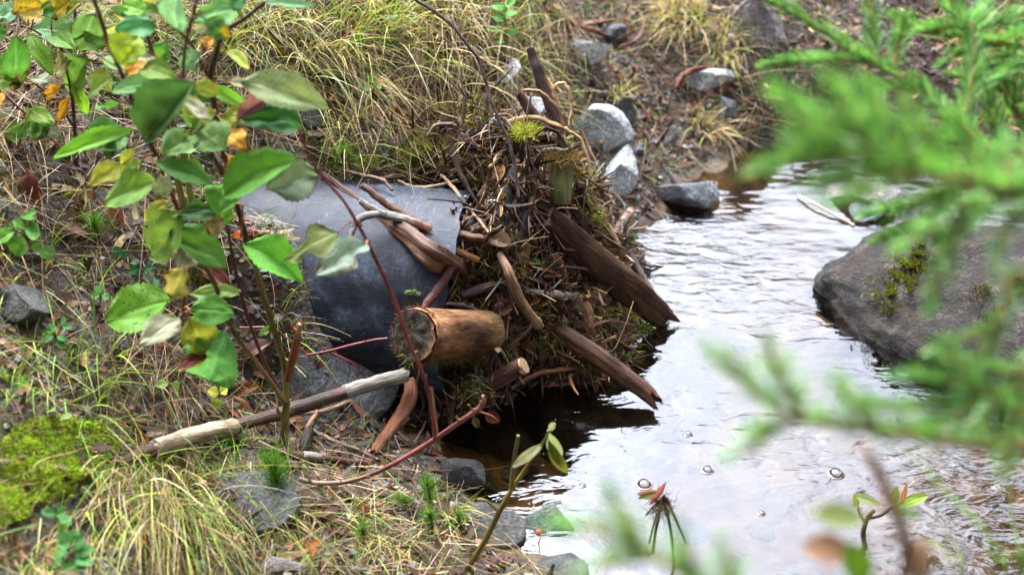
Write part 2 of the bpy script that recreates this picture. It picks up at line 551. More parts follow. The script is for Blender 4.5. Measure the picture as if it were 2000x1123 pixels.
def mat_pipe():
    m, nt, o = new_mat('scuffed black plastic')
    v = attr(nt, 'vec')
    def N(sc, scale3, det=6.0, ro=.6):
        mp = node(nt, 'Mapping', Scale=scale3); ln(nt, out(v, 1), mp.inputs[0])
        n = node(nt, 'TexNoise', Scale=sc, Detail=det, Roughness=ro); ln(nt, out(mp), n.inputs['Vector'])
        return out(n)
    blot = N(13, (1, 1, 1), 9, .72)
    scr1 = N(10, (6, 6, 90), 3)        # marks round the pipe
    scr2 = N(10, (70, 70, 3), 3)       # marks along the pipe
    mott = N(34, (1, 1, 1), 6, .75)
    spk = N(150, (1, 1, 1), 2)
    col = ramp(nt, blot, [(.34, C(22, 26, 33)), (.5, C(36, 42, 54)), (.68, C(80, 90, 106))])
    col = mixc(nt, 1, col, ramp(nt, mott, [(.34, .35), (.66, 1.9)]), 'MULTIPLY')
    area = ramp(nt, N(5, (1, 1, 1), 3), [(.45, 0.0), (.65, 1.0)])
    sc = math_(nt, 'MULTIPLY', ramp(nt, scr1, [(.58, 0.0), (.66, .35)]), area)
    col = mixc(nt, sc, col, C(170, 178, 188))
    col = mixc(nt, ramp(nt, scr2, [(.62, 0.0), (.7, .3)]), col, C(150, 160, 172))
    col = mixc(nt, ramp(nt, spk, [(.7, 0.0), (.74, .5)]), col, C(170, 170, 160))
    p = node(nt, 'BsdfPrincipled')
    p.inputs['Specular IOR Level'].default_value = .2
    ln(nt, col, p.inputs['Base Color'])
    ln(nt, ramp(nt, blot, [(.3, .44), (.7, .68)]), p.inputs['Roughness'])
    hh = math_(nt, 'ADD', math_(nt, 'MULTIPLY', scr1, .3), math_(nt, 'ADD', mott, scr2))
    ln(nt, bump(nt, hh, .25, .002), p.inputs['Normal'])
    ln(nt, out(p), o.inputs[0])
    return m


def mat_water():
    m, nt, o = new_mat('stream water')
    tc = node(nt, 'TexCoord')
    def N(sc, scale3, rot=0, det=3.0, ro=.5, dist=0.0):
        mp = node(nt, 'Mapping', Scale=scale3, Rotation=(0, 0, rot)); ln(nt, out(tc, 3), mp.inputs[0])
        n = node(nt, 'TexNoise', Scale=sc, Detail=det, Roughness=ro, Distortion=dist); ln(nt, out(mp), n.inputs['Vector'])
        return out(n)
    big = N(7, (1, 1.8, 1), .25, 2)
    mid = N(19, (1, 2.2, 1), -.15, 2, .5, .8)
    fin = N(90, (1, 1.7, 1), .5, 2)
    mask = ramp(nt, N(2.6, (1, 1, 1), 0, 2), [(.38, .12), (.62, 1.0)])
    h = math_(nt, 'ADD', math_(nt, 'MULTIPLY', big, 1.1), math_(nt, 'ADD', math_(nt, 'MULTIPLY', math_(nt, 'MULTIPLY', mid, mask), .8), math_(nt, 'MULTIPLY', math_(nt, 'MULTIPLY', fin, mask), .022)))
    bn = node(nt, 'Bump', Strength=1.0, Distance=.004)
    ln(nt, h, bn.inputs['Height'])
    fr = node(nt, 'Fresnel', IOR=1.49); ln(nt, out(bn), fr.inputs['Normal'])
    gl = node(nt, 'BsdfGlossy', Roughness=.015, Color=(.91, .94, 1, 1)); ln(nt, out(bn), gl.inputs['Normal'])
    tr = node(nt, 'BsdfTransparent', Color=(.62, .55, .40, 1))
    mx = node(nt, 'MixShader'); ln(nt, out(fr), mx.inputs[0]); ln(nt, out(tr), mx.inputs[1]); ln(nt, out(gl), mx.inputs[2])
    ln(nt, out(mx), o.inputs[0])
    return m


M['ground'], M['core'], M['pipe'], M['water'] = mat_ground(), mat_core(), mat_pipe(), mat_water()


def mat_bubble():
    m, nt, o = new_mat('bubble film')
    lw = node(nt, 'LayerWeight', Blend=.35)
    tr = node(nt, 'BsdfTransparent', Color=(.8, .8, .8, 1))
    gl = node(nt, 'BsdfGlossy', Roughness=.02)
    mx = node(nt, 'MixShader'); ln(nt, out(lw, 0), mx.inputs[0]); ln(nt, out(tr), mx.inputs[1]); ln(nt, out(gl), mx.inputs[2])
    ln(nt, out(mx), o.inputs[0])
    return m


M['bubble'] = mat_bubble()

# ------------------------------------------------------------------ mesh building
ORI = {}


class MB:
    def __init__(s):
        s.v, s.c, s.x, s.q, s.t, s.n = [], [], [], [], [], 0

    def add(s, v, c, x=None, quads=None, tris=None):
        v = np.asarray(v, float).reshape(-1, 3)
        k = len(v)
        c = np.asarray(c, float)
        if c.ndim == 1: c = np.tile(c, (k, 1))
        if c.shape[1] == 3: c = np.hstack([c, np.zeros((k, 1))])
        s.v.append(v); s.c.append(c)
        s.x.append(np.zeros((k, 3)) if x is None else np.asarray(x, float).reshape(-1, 3))
        if quads is not None and len(quads): s.q.append(np.asarray(quads, int).reshape(-1, 4) + s.n)
        if tris is not None and len(tris): s.t.append(np.asarray(tris, int).reshape(-1, 3) + s.n)
        s.n += k

    def build(s, name, mat, parent=None, origin=None, smooth=True):
        v = np.concatenate(s.v); c = np.concatenate(s.c); x = np.concatenate(s.x)
        q = np.concatenate(s.q) if s.q else np.zeros((0, 4), int)
        t = np.concatenate(s.t) if s.t else np.zeros((0, 3), int)
        if origin is None:
            origin = np.array(((v[:, 0].min() + v[:, 0].max()) / 2, (v[:, 1].min() + v[:, 1].max()) / 2, v[:, 2].min()))
        origin = np.asarray(origin, float)
        me = bpy.data.meshes.new(name)
        me.vertices.add(len(v)); me.vertices.foreach_set('co', (v - origin).astype(np.float32).ravel())
        loops = np.concatenate([q.ravel(), t.ravel()])
        me.loops.add(len(loops)); me.loops.foreach_set('vertex_index', loops.astype(np.int32))
        me.polygons.add(len(q) + len(t))
        me.polygons.foreach_set('loop_start', np.concatenate([np.arange(len(q)) * 4, len(q) * 4 + np.arange(len(t)) * 3]).astype(np.int32))
        me.polygons.foreach_set('loop_total', np.concatenate([np.full(len(q), 4), np.full(len(t), 3)]).astype(np.int32))
        me.polygons.foreach_set('use_smooth', np.full(len(q) + len(t), smooth))
        ca = me.attributes.new('Col', 'FLOAT_COLOR', 'POINT'); ca.data.foreach_set('color', c.astype(np.float32).ravel())
        xa = me.attributes.new('vec', 'FLOAT_VECTOR', 'POINT'); xa.data.foreach_set('vector', x.astype(np.float32).ravel())
        me.update(calc_edges=True)
        me.validate()
        me.materials.append(M[mat] if isinstance(mat, str) else mat)
        o = bpy.data.objects.new(name, me)
        COL.objects.link(o)
        if parent is not None:
            o.parent = parent
            o.location = origin - ORI[parent.name]
        else:
            o.location = origin
        ORI[o.name] = origin
        return o


def tag(o, label, cat, group=None, kind=None):
    if label: o['label'] = label
    if cat: o['category'] = cat
    if group: o['group'] = group
    if kind: o['kind'] = kind
    return o


def thing(name, loc, label, cat, group=None):
    o = bpy.data.objects.new(name, None)
    o.empty_display_size = .05
    COL.objects.link(o)
    o.location = loc
    ORI[o.name] = np.asarray(loc, float)
    return tag(o, label, cat, group)


def catmull(p, vals, per):
    p = np.asarray(p, float); vals = np.asarray(vals, float)
    n = len(p)
    a = np.vstack([2 * p[0] - p[1], p, 2 * p[-1] - p[-2]])
    out_p, out_v = [], []
    for i in range(n - 1):
        t = np.linspace(0, 1, per, endpoint=False)[:, None]
        p0, p1, p2, p3 = a[i:i + 4]
        out_p.append(.5 * (2 * p1 + (p2 - p0) * t + (2 * p0 - 5 * p1 + 4 * p2 - p3) * t ** 2 + (3 * p1 - p0 - 3 * p2 + p3) * t ** 3))
        out_v.append(vals[i] * (1 - t) + vals[i + 1] * t)
    return np.vstack(out_p + [p[-1:]]), np.vstack(out_v + [vals[-1:]])


_tube_seed = [100]


def tube(mb, pts, rad, cols, n=10, per=6, rough=.12, groove=0.0, flat=1.0, wob=.0, cap=True, point=False, capcol=None, seed=None, ragged=0.0, mott=0.0):
    """a tapered, knobbly rod through the points; groove cuts lengthwise furrows, flat squashes it into a board"""
    if seed is None:
        _tube_seed[0] += 1; seed = _tube_seed[0]
    cols = np.asarray(cols, float)
    if cols.ndim == 1: cols = np.tile(cols, (len(pts), 1))
    rad = np.broadcast_to(np.asarray(rad, float), (len(pts),))
    p, vv = catmull(pts, np.hstack([rad[:, None], cols]), per)
    r, c = vv[:, 0], vv[:, 1:]
    m = len(p)
    if wob:
        sarr = np.arange(m) * .37
        for k in range(3):
            p[:, k] += wob * fbm(sarr + k * 31, np.zeros(m), seed=seed, octv=3)
    T = nrm(np.gradient(p, axis=0))
    s = np.concatenate([[0], np.cumsum(np.linalg.norm(np.diff(p, axis=0), axis=1))])
    ref = np.array((0, 0, 1.)) if abs(T[0][2]) < .8 else np.array((1., 0, 0))
    U = np.zeros_like(p)
    u = nrm(np.cross(np.cross(T[0], ref), T[0]))
    for i in range(m):
        u = nrm(u - T[i] * np.dot(u, T[i])); U[i] = u
    Vv = np.cross(T, U)
    th = np.arange(n) / n * 2 * math.pi
    ct, st = np.cos(th), np.sin(th)
    mr = max(float(r.mean()), 1e-4)
    nz = fbm(ct[None] * 1.3 + 5, st[None] * 1.3, (s / (mr * 3.2))[:, None], seed=seed, octv=3)
    gz = vn(ct[None] * 3.1, st[None] * 3.1, (s / (mr * 30))[:, None], seed=seed + 3) + .5 * vn(ct[None] * 7, st[None] * 7, (s / (mr * 20))[:, None], seed=seed + 4)
    rr = r[:, None] * (1 + rough * nz + groove * gz)
    v = p[:, None] + U[:, None] * (rr * ct)[..., None] + Vv[:, None] * (rr * st * flat)[..., None]
    if ragged:
        for e_, sg in ((0, -1), (1, -.4), (m - 1, 1), (m - 2, .4)):
            v[e_] += T[e_] * sg * r[e_] * ragged * (vn(ct * 2.6 + e_ * .01, st * 2.6, seed=seed + 7) + .6 * vn(ct * 6, st * 6, seed=seed + 8))[:, None]
    cm = np.repeat(c, n, 0)
    if mott:
        k_ = fbm(ct[None] * 1.6 + 3, st[None] * 1.6, (s / (mr * 1.6))[:, None], seed=seed + 11, octv=4)
        k_ = np.clip(k_ * 1.3, -.9, .9).reshape(-1, 1)
        cm = cm * (1 + mott * k_ * np.array((.8, 1.0, 1.15)))
    off = seed % 97 * .37
    vec = np.stack([np.broadcast_to(ct, (m, n)) * mr + off, np.broadcast_to(st, (m, n)) * mr, np.broadcast_to(s[:, None], (m, n))], -1)
    i, j = np.meshgrid(np.arange(m - 1), np.arange(n), indexing='ij')
    q = np.stack([i * n + j, i * n + (j + 1) % n, (i + 1) * n + (j + 1) % n, (i + 1) * n + j], -1).reshape(-1, 4)
    mb.add(v.reshape(-1, 3), cm, vec.reshape(-1, 3), quads=q)
    if cap:
        for end, sg in ((0, -1), (m - 1, 1)):
            ring = v[end]
            cc = p[end] + T[end] * sg * r[end] * (.9 if point else .1)
            k = c[end] if capcol is None else capcol
            mid = ring * .5 + cc * .5
            vx = np.vstack([ring, mid, cc[None]])
            qq = np.stack([np.arange(n), (np.arange(n) + 1) % n, n + (np.arange(n) + 1) % n, n + np.arange(n)], -1)
            tr = np.stack([n + np.arange(n), n + (np.arange(n) + 1) % n, np.full(n, 2 * n)], -1)
            if sg < 0: qq, tr = qq[:, ::-1], tr[:, ::-1]
            mb.add(vx, k, np.vstack([vec[end], vec[end] * (.5, .5, 1), vec[end][:1] * (0, 0, 1)]), quads=qq, tris=tr)
    return p


def ribbons(mb, p0, d, L, w, col, bend=None, segs=4, tip=.08, side=None, colt=None, mid_w=1.0, vee=0.0):
    """many blades at once: p0 (N,3), direction d (N,3), length and width (N,), bend (N,3) pulls the tip"""
    p0 = np.asarray(p0, float); N = len(p0)
    if N == 0: return
    d = nrm(d); L = np.broadcast_to(np.asarray(L, float), (N,)); w = np.broadcast_to(np.asarray(w, float), (N,))
    col = np.broadcast_to(np.asarray(col, float), (N, 3))
    colt = col if colt is None else np.broadcast_to(np.asarray(colt, float), (N, 3))
    bend = np.zeros((N, 3)) if bend is None else bend
    t = np.linspace(0, 1, segs + 1)
    p = p0[:, None] + (d * L[:, None])[:, None] * t[None, :, None] + (bend * L[:, None])[:, None] * (t ** 2)[None, :, None]
    if side is None:
        side = np.cross(d, rng.normal(size=(N, 3)))
    side = nrm(side)
    prof = (1 - t * (1 - tip)) * (1 + (mid_w - 1) * np.sin(t * math.pi))
    hw = .5 * w[:, None] * prof[None]
    a = p - side[:, None] * hw[..., None]; b = p + side[:, None] * hw[..., None]
    v = np.stack([a, b], 2).reshape(-1, 3)
    cc = col[:, None] * (1 - t)[None, :, None] + colt[:, None] * t[None, :, None]
    cc = np.repeat(cc.reshape(-1, 3), 2, 0)
    base = (np.arange(N) * (segs + 1) * 2)[:, None] + np.arange(segs)[None] * 2
    q = np.stack([base, base + 1, base + 3, base + 2], -1).reshape(-1, 4)
    mb.add(v, cc, None, quads=q)


def prisms(mb, p0, d, L, r, col, kink=.08, n=4, tipr=.6):
    """many short twigs at once, each a bent four-sided rod"""
    p0 = np.asarray(p0, float); N = len(p0); d = nrm(d)
    L = np.broadcast_to(np.asarray(L, float), (N,)); r = np.broadcast_to(np.asarray(r, float), (N,))
    col = np.broadcast_to(np.asarray(col, float), (N, 3))
    u = nrm(np.cross(d, rng.normal(size=(N, 3)))); w = np.cross(d, u)
    t = np.array((0, .35, .7, 1.0)); m = len(t)
    kk = np.array((0, 1.0, .6, 0))
    p = p0[:, None] + (d * L[:, None])[:, None] * t[None, :, None] + (u * (L * kink)[:, None] * rng.normal(size=(N, 1)))[:, None] * kk[None, :, None]
    th = np.arange(n) / n * 2 * math.pi
    rr = r[:, None] * (1 - (1 - tipr) * t)[None]
    v = p[:, :, None] + rr[..., None, None] * (u[:, None, None] * np.cos(th)[None, None, :, None] + w[:, None, None] * np.sin(th)[None, None, :, None])
    base = (np.arange(N) * m * n)[:, None, None] + np.arange(m - 1)[None, :, None] * n
    j = np.arange(n)[None, None]
    q = np.stack(np.broadcast_arrays(base + j, base + (j + 1) % n, base + n + (j + 1) % n, base + n + j), -1).reshape(-1, 4)
    caps = np.stack([np.arange(N) * m * n + (m - 1) * n + k for k in range(n)], -1)
    caps0 = np.stack([np.arange(N) * m * n + k for k in range(n)][::-1], -1)
    qq = np.vstack([q, caps, caps0]) if n == 4 else q
    mb.add(v.reshape(-1, 3), np.repeat(col, m * n, 0), None, quads=qq)


def jit(col, n, amt=.18, hue=.08):
    col = np.asarray(col, float)
    return np.clip(col * (1 + amt * rng.normal(size=(n, 1))) * (1 + hue * rng.normal(size=(n, 3))), .002, .95)


def pick(cols, n, p=None, amt=.15):
    idx = rng.choice(len(cols), n, p=p)
    return jit(np.asarray(cols)[idx], n, amt)


def leaf_mesh(mb, base, tip, width, n_hint, col, edge=None, edge_amt=.0, spots=0.0, fold=.15, curl=.12, wave=.05, seed=0, shape=.9, nu=14, nv=8, serr=.05, roll=0.0, bite=0.0):
    """one leaf blade: pointed oval with a midrib fold, a curl along its length and a toothed edge"""
    base = np.asarray(base, float); ax = np.asarray(tip, float) - base
    L = np.linalg.norm(ax); ax = ax / L
    n = nrm(np.asarray(n_hint, float) - ax * np.dot(n_hint, ax))
    sd = np.cross(ax, n)
    u = np.linspace(0, 1, nu + 1)[:, None]; v = np.linspace(-1, 1, nv + 1)[None]
    prof = np.sin(math.pi * np.clip(u, 0, 1) ** shape) ** .72
    prof = prof * (1 + serr * np.sign(np.sin(u * 71 + seed)) * 1.0)
    bt = 1 - bite * np.clip(vn(u * 3.3 + seed, np.sign(v) * 2 + seed, seed=seed) - .15, 0, 1)
    w = width * .5 * prof * bt
    hh = fold * np.abs(v) * w * 1.6 - curl * L * (u ** 2) + roll * np.abs(v) ** 2 * w * v + wave * width * fbm(u * 3 + seed, v * 1.6 * np.ones_like(u), seed=seed, octv=2)
    pts = base + ax * (u * L)[..., None] + sd * (v * w)[..., None] + n * hh[..., None]
    c = np.tile(np.asarray(col, float), (nu + 1, nv + 1, 1))
    if edge is not None:
        e = np.clip((np.maximum(np.abs(v) * .75, u ** 1.5) + .55 * fbm(u * 3 + seed * 3, v * 1.5 + seed, seed=seed + 9, octv=3) - (1.15 - edge_amt)) * 5, 0, 1)
        c = c * (1 - e[..., None]) + np.asarray(edge) * e[..., None]
    c = np.concatenate([c, np.full((nu + 1, nv + 1, 1), spots)], -1)
    vec = np.stack(np.broadcast_arrays(u + 0 * v, v * .5 + 0 * u, np.full((nu + 1, nv + 1), seed * 1.7)), -1)
    i, j = np.meshgrid(np.arange(nu), np.arange(nv), indexing='ij')
    k = nv + 1
    q = np.stack([i * k + j, i * k + j + 1, (i + 1) * k + j + 1, (i + 1) * k + j], -1).reshape(-1, 4)
    mb.add(pts.reshape(-1, 3), c.reshape(-1, 4), vec.reshape(-1, 3), quads=q)


_ico = {}


def ico(sub):
    if sub not in _ico:
        bm = bmesh.new(); bmesh.ops.create_icosphere(bm, subdivisions=sub, radius=1)
        bm.verts.ensure_lookup_table()
        _ico[sub] = (np.array([v.co[:] for v in bm.verts]), np.array([[v.index for v in f.verts] for f in bm.faces]))
        bm.free()
    return _ico[sub]


def rock_mesh(mb, centre, size, rz=0.0, seed=1, cuts=9, rough=.06, sub=5, tilt=(0, 0), col=(.2, .2, .2), cutmin=.55, cutmax=.88, taper=(0, 0)):
    v, f = ico(sub)
    v = v.copy()
    rs = np.random.default_rng(seed)
    for k in range(cuts):
        nn = nrm(rs.normal(size=3)); o = rs.uniform(cutmin, cutmax)
        ex = np.clip(v @ nn - o, 0, None)
        v -= nn * (ex * .93)[:, None]
    dn = fbm(v[:, 0] * 1.8 + seed, v[:, 1] * 1.8, v[:, 2] * 1.8, seed=seed, octv=3) * rough * 1.4
    dn += fbm(v[:, 0] * 9 + seed, v[:, 1] * 9, v[:, 2] * 9, seed=seed + 5, octv=3) * rough * .35
    v = v * (1 + dn)[:, None]
    v[:, 1] *= 1 + taper[0] * v[:, 0]
    v[:, 2] *= 1 + taper[1] * v[:, 0]
    v = v * np.asarray(size)
    for ax_, ang in ((0, tilt[0]), (1, tilt[1]), (2, rz)):
        c, s = math.cos(ang), math.sin(ang)
        a, b = [(1, 2), (2, 0), (0, 1)][ax_]
        va, vb = v[:, a].copy(), v[:, b].copy()
        v[:, a], v[:, b] = va * c - vb * s, va * s + vb * c
    mb.add(v + np.asarray(centre), col, None, tris=f)


def sample_tris(v, f, n):
    a, b, c = v[f[:, 0]], v[f[:, 1]], v[f[:, 2]]
    cr = np.cross(b - a, c - a); ar = np.linalg.norm(cr, axis=1)
    i = rng.choice(len(f), n, p=ar / ar.sum())
    r1, r2 = np.sqrt(rng.random(n)), rng.random(n)
    p = a[i] * (1 - r1)[:, None] + b[i] * (r1 * (1 - r2))[:, None] + c[i] * (r1 * r2)[:, None]
    return p, nrm(cr[i])


def inpoly(x, y, poly):
    x = np.asarray(x); y = np.asarray(y); r = np.zeros(x.shape, bool)
    j = len(poly) - 1
    for i in range(len(poly)):
        xi, yi = poly[i]; xj, yj = poly[j]
        r ^= ((yi > y) != (yj > y)) & (x < (xj - xi) * (y - yi) / (yj - yi + 1e-9) + xi)
        j = i
    return r

# ================================================================== the setting
def axis_coords(a, b, st, far):
    core = np.arange(a, b + st / 2, st)
    g = [st]
    while sum(g) < far: g.append(g[-1] * 1.35)
    o = np.cumsum(g)
    return np.concatenate([a - o[::-1], core, core[-1] + o])


gx, gy = axis_coords(-1.25, 1.55, .0125, 60), axis_coords(.95, 4.1, .0125, 60)
GX, GY = np.meshgrid(gx, gy, indexing='ij')
GZ = terrain_raw(GX, GY)
_i, _j = np.meshgrid(np.arange(len(gx) - 1), np.arange(len(gy) - 1), indexing='ij')
_k = len(gy)
_q = np.stack([_i * _k + _j, (_i + 1) * _k + _j, (_i + 1) * _k + _j + 1, _i * _k + _j + 1], -1).reshape(-1, 4)
mb = MB(); mb.add(np.stack([GX, GY, GZ], -1).reshape(-1, 3), (.1, .1, .1), None, quads=_q)
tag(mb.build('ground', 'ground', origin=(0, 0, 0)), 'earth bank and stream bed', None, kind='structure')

wx = np.arange(-.7, 2.6, .05); wy = np.arange(.1, 3.6, .05)
WX, WY = np.meshgrid(wx, wy, indexing='ij')
_i, _j = np.meshgrid(np.arange(len(wx) - 1), np.arange(len(wy) - 1), indexing='ij'); _k = len(wy)
_q = np.stack([_i * _k + _j, (_i + 1) * _k + _j, (_i + 1) * _k + _j + 1, _i * _k + _j + 1], -1).reshape(-1, 4)
mb = MB(); mb.add(np.stack([WX, WY, 0 * WX], -1).reshape(-1, 3), (.1, .1, .1), None, quads=_q)
tag(mb.build('water', 'water', origin=(0, 0, 0)), 'stream water', None, kind='structure')

# ------------------------------------------------------------------ culvert pipe
NU, NT = 130, 120
tt = np.linspace(0, PIPE_L, NU); th = np.arange(NT) / NT * 2 * math.pi
pu = nrm(np.cross(PIPE_D, (0, 0, 1.))); pw = np.cross(pu, PIPE_D)
if pw[2] < 0: pw = -pw
mb = MB()


def pipe_shell(rad, inward):
    T2, H2 = np.meshgrid(tt, th, indexing='ij')
    nick = np.where(T2 < .02, 1, 0) * 0
    # mouth cut a little ragged
    T3 = T2 + np.exp(-T2 / .02) * .006 * vn(np.cos(H2) * 6, np.sin(H2) * 6, seed=4)
    rr = rad * (1 + .006 * vn(T2 * 5, np.cos(H2) * 2, np.sin(H2) * 2, seed=8))
    v = PIPE_A + PIPE_D * T3[..., None] + pu * (rr * np.cos(H2))[..., None] + pw * (rr * np.sin(H2))[..., None]
    i, j = np.meshgrid(np.arange(NU - 1), np.arange(NT), indexing='ij')
    q = np.stack([i * NT + j, i * NT + (j + 1) % NT, (i + 1) * NT + (j + 1) % NT, (i + 1) * NT + j], -1).reshape(-1, 4)
    if inward: q = q[:, ::-1]
    vec = np.stack([np.cos(H2) * rad, np.sin(H2) * rad, T2], -1)
    mb.add(v.reshape(-1, 3), (.1, .1, .1), vec.reshape(-1, 3), quads=q)
    return v[0]


r0 = pipe_shell(PIPE_R, False)
r1 = pipe_shell(PIPE_R - .014, True)
_n = np.arange(NT)
mb.add(np.vstack([r0, r1]), (.1, .1, .1), None, quads=np.stack([_n, NT + _n, NT + (_n + 1) % NT, (_n + 1) % NT], -1))
pipe = mb.build('culvert_pipe', 'pipe')
tag(pipe, 'scuffed black plastic culvert pipe sticking out of the bank', 'pipe')

# ------------------------------------------------------------------ heap of flood debris at the pipe's mouth
BROWN = C(112, 78, 52); DBROWN = C(70, 46, 34); RBROWN = C(100, 64, 46); TAN = C(196, 158, 112); PALE = C(216, 196, 160)
GREYB = C(158, 152, 144); BARK = C(180, 168, 150); STRAW = C(200, 172, 118); STRAW2 = C(224, 206, 160); OLIVE = C(112, 112, 46)
YGREEN = C(168, 176, 60); GREEN = C(104, 156, 48); DKSTEM = C(84, 52, 44); REDST = C(138, 52, 52); UMBER = C(52, 36, 28)

mb = MB()
nxm = MG.z.shape
XX, YY = np.meshgrid(MG.xs, MG.ys, indexing='ij')
ZM = MG.z.copy(); ZT = TG(XX, YY)
keep = (ZM > np.maximum(ZT, -.16) - .03) & (ZM > -.17)
# stay outside the pipe barrel, but fill its mouth
ZM2 = ZM.copy()
core_v = np.stack([XX, YY, ZM2], -1)
i, j = np.meshgrid(np.arange(nxm[0] - 1), np.arange(nxm[1] - 1), indexing='ij')
kk = nxm[1]
ok = keep[:-1, :-1] & keep[1:, :-1] & keep[:-1, 1:] & keep[1:, 1:]
q = np.stack([i * kk + j, (i + 1) * kk + j, (i + 1) * kk + j + 1, i * kk + j + 1], -1)[ok]
vv = core_v.reshape(-1, 3)
inside = in_pipe(*vv.T, extra=.006)
vv2 = vv.copy()
q = q[~(inside[q].any(1) & (((vv[q].mean(1) - PIPE_A) @ PIPE_D) > .015))]
used = np.unique(q); remap = -np.ones(len(vv), int); remap[used] = np.arange(len(used))
core_v = vv[used]; core_q = remap[q]
core_t = np.vstack([core_q[:, [0, 1, 2]], core_q[:, [0, 2, 3]]])
mb.add(core_v, (.1, .1, .1), None, quads=core_q)
tag(mb.build('debris_humus', 'core'), 'dark wet humus heaped in front of the pipe', None, kind='stuff')


def heap_points(n, zmin=.0):
    p, nn = sample_tris(core_v, core_t, int(n * 2.6) + 80)
    t = (p - PIPE_A) @ PIPE_D
    okk = (p[:, 2] > zmin) & (p[:, 2] > TG(p[:, 0], p[:, 1]) - .004) & ~in_pipe(*p.T, extra=.012) & (np.linalg.norm(p[:, :2] - PG_[:2], axis=1) > .042)
    p, nn = p[okk][:n], nn[okk][:n]
    nn = np.where(nn[:, 2:3] < 0, -nn, nn)
    return p, nn


def tangent(nn, bias=(0, 0, 0), w=0.0, lift=.15):
    d = rng.normal(size=nn.shape) + np.asarray(bias) * w
    d = d - nn * (d * nn).sum(1, keepdims=True)
    return nrm(nrm(d) + nn * (lift + .25 * np.abs(rng.normal(size=(len(nn), 1)))))


# fine twigs, bark chips, moss tufts, needles and dead grass of the heap
mb = MB()
p, nn = heap_points(2200)
n = len(p)
prisms(mb, p + nn * .004, tangent(nn, (0, -.3, -.6), .8, .02), rng.gamma(2.0, .013, n) + .012, rng.gamma(2, .00055, n) + .0005,
       pick([BROWN, DBROWN, RBROWN, TAN, GREYB, UMBER, PALE], n, [.24, .18, .10, .20, .10, .08, .10], .25), kink=.12)
tag(mb.build('twig_litter', 'chip'), 'fine brown twigs tangled through the debris heap', None, kind='stuff')
mb = MB()
p, nn = heap_points(5200)
n = len(p); d = tangent(nn, (0, -.2, -.5), .6, .05)
ribbons(mb, p + nn * .004, d, rng.gamma(2.2, .007, n) + .006, rng.gamma(2, .0013, n) + .0012, pick([BROWN, DBROWN, RBROWN, UMBER, TAN, C(150, 104, 74)], n, [.28, .26, .07, .18, .13, .08], .25) * .8,
        bend=nn * rng.normal(0, .3, (n, 1)), segs=4, tip=.5, side=nrm(np.cross(d, nn + .6 * rng.normal(size=(n, 3)))), mid_w=1.5)
tag(mb.build('bark_litter', 'chip'), 'brown bark flakes and leaf scraps on the debris heap', None, kind='stuff')
mb = MB()
# moss grows in tufts
tp, tn = heap_points(760)
sel = vn(tp[:, 0] * 9, tp[:, 1] * 9, tp[:, 2] * 9, seed=31) > -.25
tp, tn = tp[sel], tn[sel]
per = 40
p = np.repeat(tp, per, 0) + rng.normal(0, .011, (len(tp) * per, 3)); nn = np.repeat(tn, per, 0)
n = len(p); d = nrm(nn * .7 + rng.normal(0, .6, (n, 3)) + np.array((0, -.1, -.25)))
mc = np.repeat(pick([OLIVE, YGREEN * .8, C(112, 86, 48), C(146, 122, 76), C(92, 66, 40), C(70, 50, 32)], len(tp), [.17, .08, .25, .2, .2, .1], .2), per, 0)
ribbons(mb, p, d, rng.uniform(.008, .026, n), rng.uniform(.0012, .003, n), jit(mc, n, .25), bend=rng.normal(0, .35, (n, 3)) + (0, 0, -.2), segs=3, tip=.15, colt=jit(mc * 1.35, n, .2))
tag(mb.build('moss_tangle', 'moss'), 'olive and brown moss tufts tangled in the debris heap', None, kind='stuff')
mb = MB()
p, nn = heap_points(1000)
n = len(p); d = tangent(nn, (0, -.2, -.5), .7, .03)
ribbons(mb, p + nn * .005, d, rng.gamma(2.5, .010, n) + .012, rng.uniform(.0007, .0018, n), pick([STRAW, STRAW2, TAN, BROWN, PALE, OLIVE], n, [.24, .1, .22, .26, .1, .08], .22),
        bend=rng.normal(0, .35, (n, 3)) + (0, 0, -.25), segs=5, tip=.3)
tag(mb.build('dead_grass_litter', 'straw'), 'dead grass and needles caught in the debris heap', None, kind='stuff')


mb = MB()
p, nn = heap_points(6000); px_, py_ = proj(p)
k_ = inpoly(px_, py_, [(915, 300), (1010, 290), (1060, 330), (1010, 470), (925, 470)]); p, nn = p[k_][:650], nn[k_][:650]; n = len(p)
ribbons(mb, p + nn * .008, nrm(np.array((0, -.12, -1.)) + rng.normal(0, .22, (n, 3))), rng.gamma(3, .013, n) + .015, rng.uniform(.0008, .0026, n), pick([BROWN, TAN, DBROWN, STRAW, OLIVE, UMBER], n, [.26, .2, .2, .14, .08, .12], .22), bend=rng.normal(0, .15, (n, 3)), segs=4, tip=.4)
tag(mb.build('hanging_straw', 'straw'), 'brown straws and rootlets hanging down the debris heap beside the pipe rim', None, kind='stuff')


# ------------------------------------------------------------------ sticks, each its own thing
def px_path(pts):
    """(x, y, radius_px, lift or None) -> points and radii in metres; None takes a depth between its neighbours"""
    D = []
    for x, y, r, l in pts:
        D.append(None if l is None else (hit(l[0], l[1]) - l[2] if isinstance(l, tuple) else hit(x, y) - l))
    for k, d in enumerate(D):
        if d is None:
            a = max(i for i in range(k) if D[i] is not None)
            b = min(i for i in range(k + 1, len(D)) if pts[i][3] is not None)
            ln_ = [math.hypot(pts[i + 1][0] - pts[i][0], pts[i + 1][1] - pts[i][1]) for i in range(a, b)]
            f = sum(ln_[:k - a]) / sum(ln_)
            db = D[b]
            D[k] = D[a] * (1 - f) + db * f
    P3 = [PD(x, y, d) for (x, y, _, _), d in zip(pts, D)]
    RR = [r * d / FPX for (_, _, r, _), d in zip(pts, D)]
    return np.array(P3), np.array(RR)


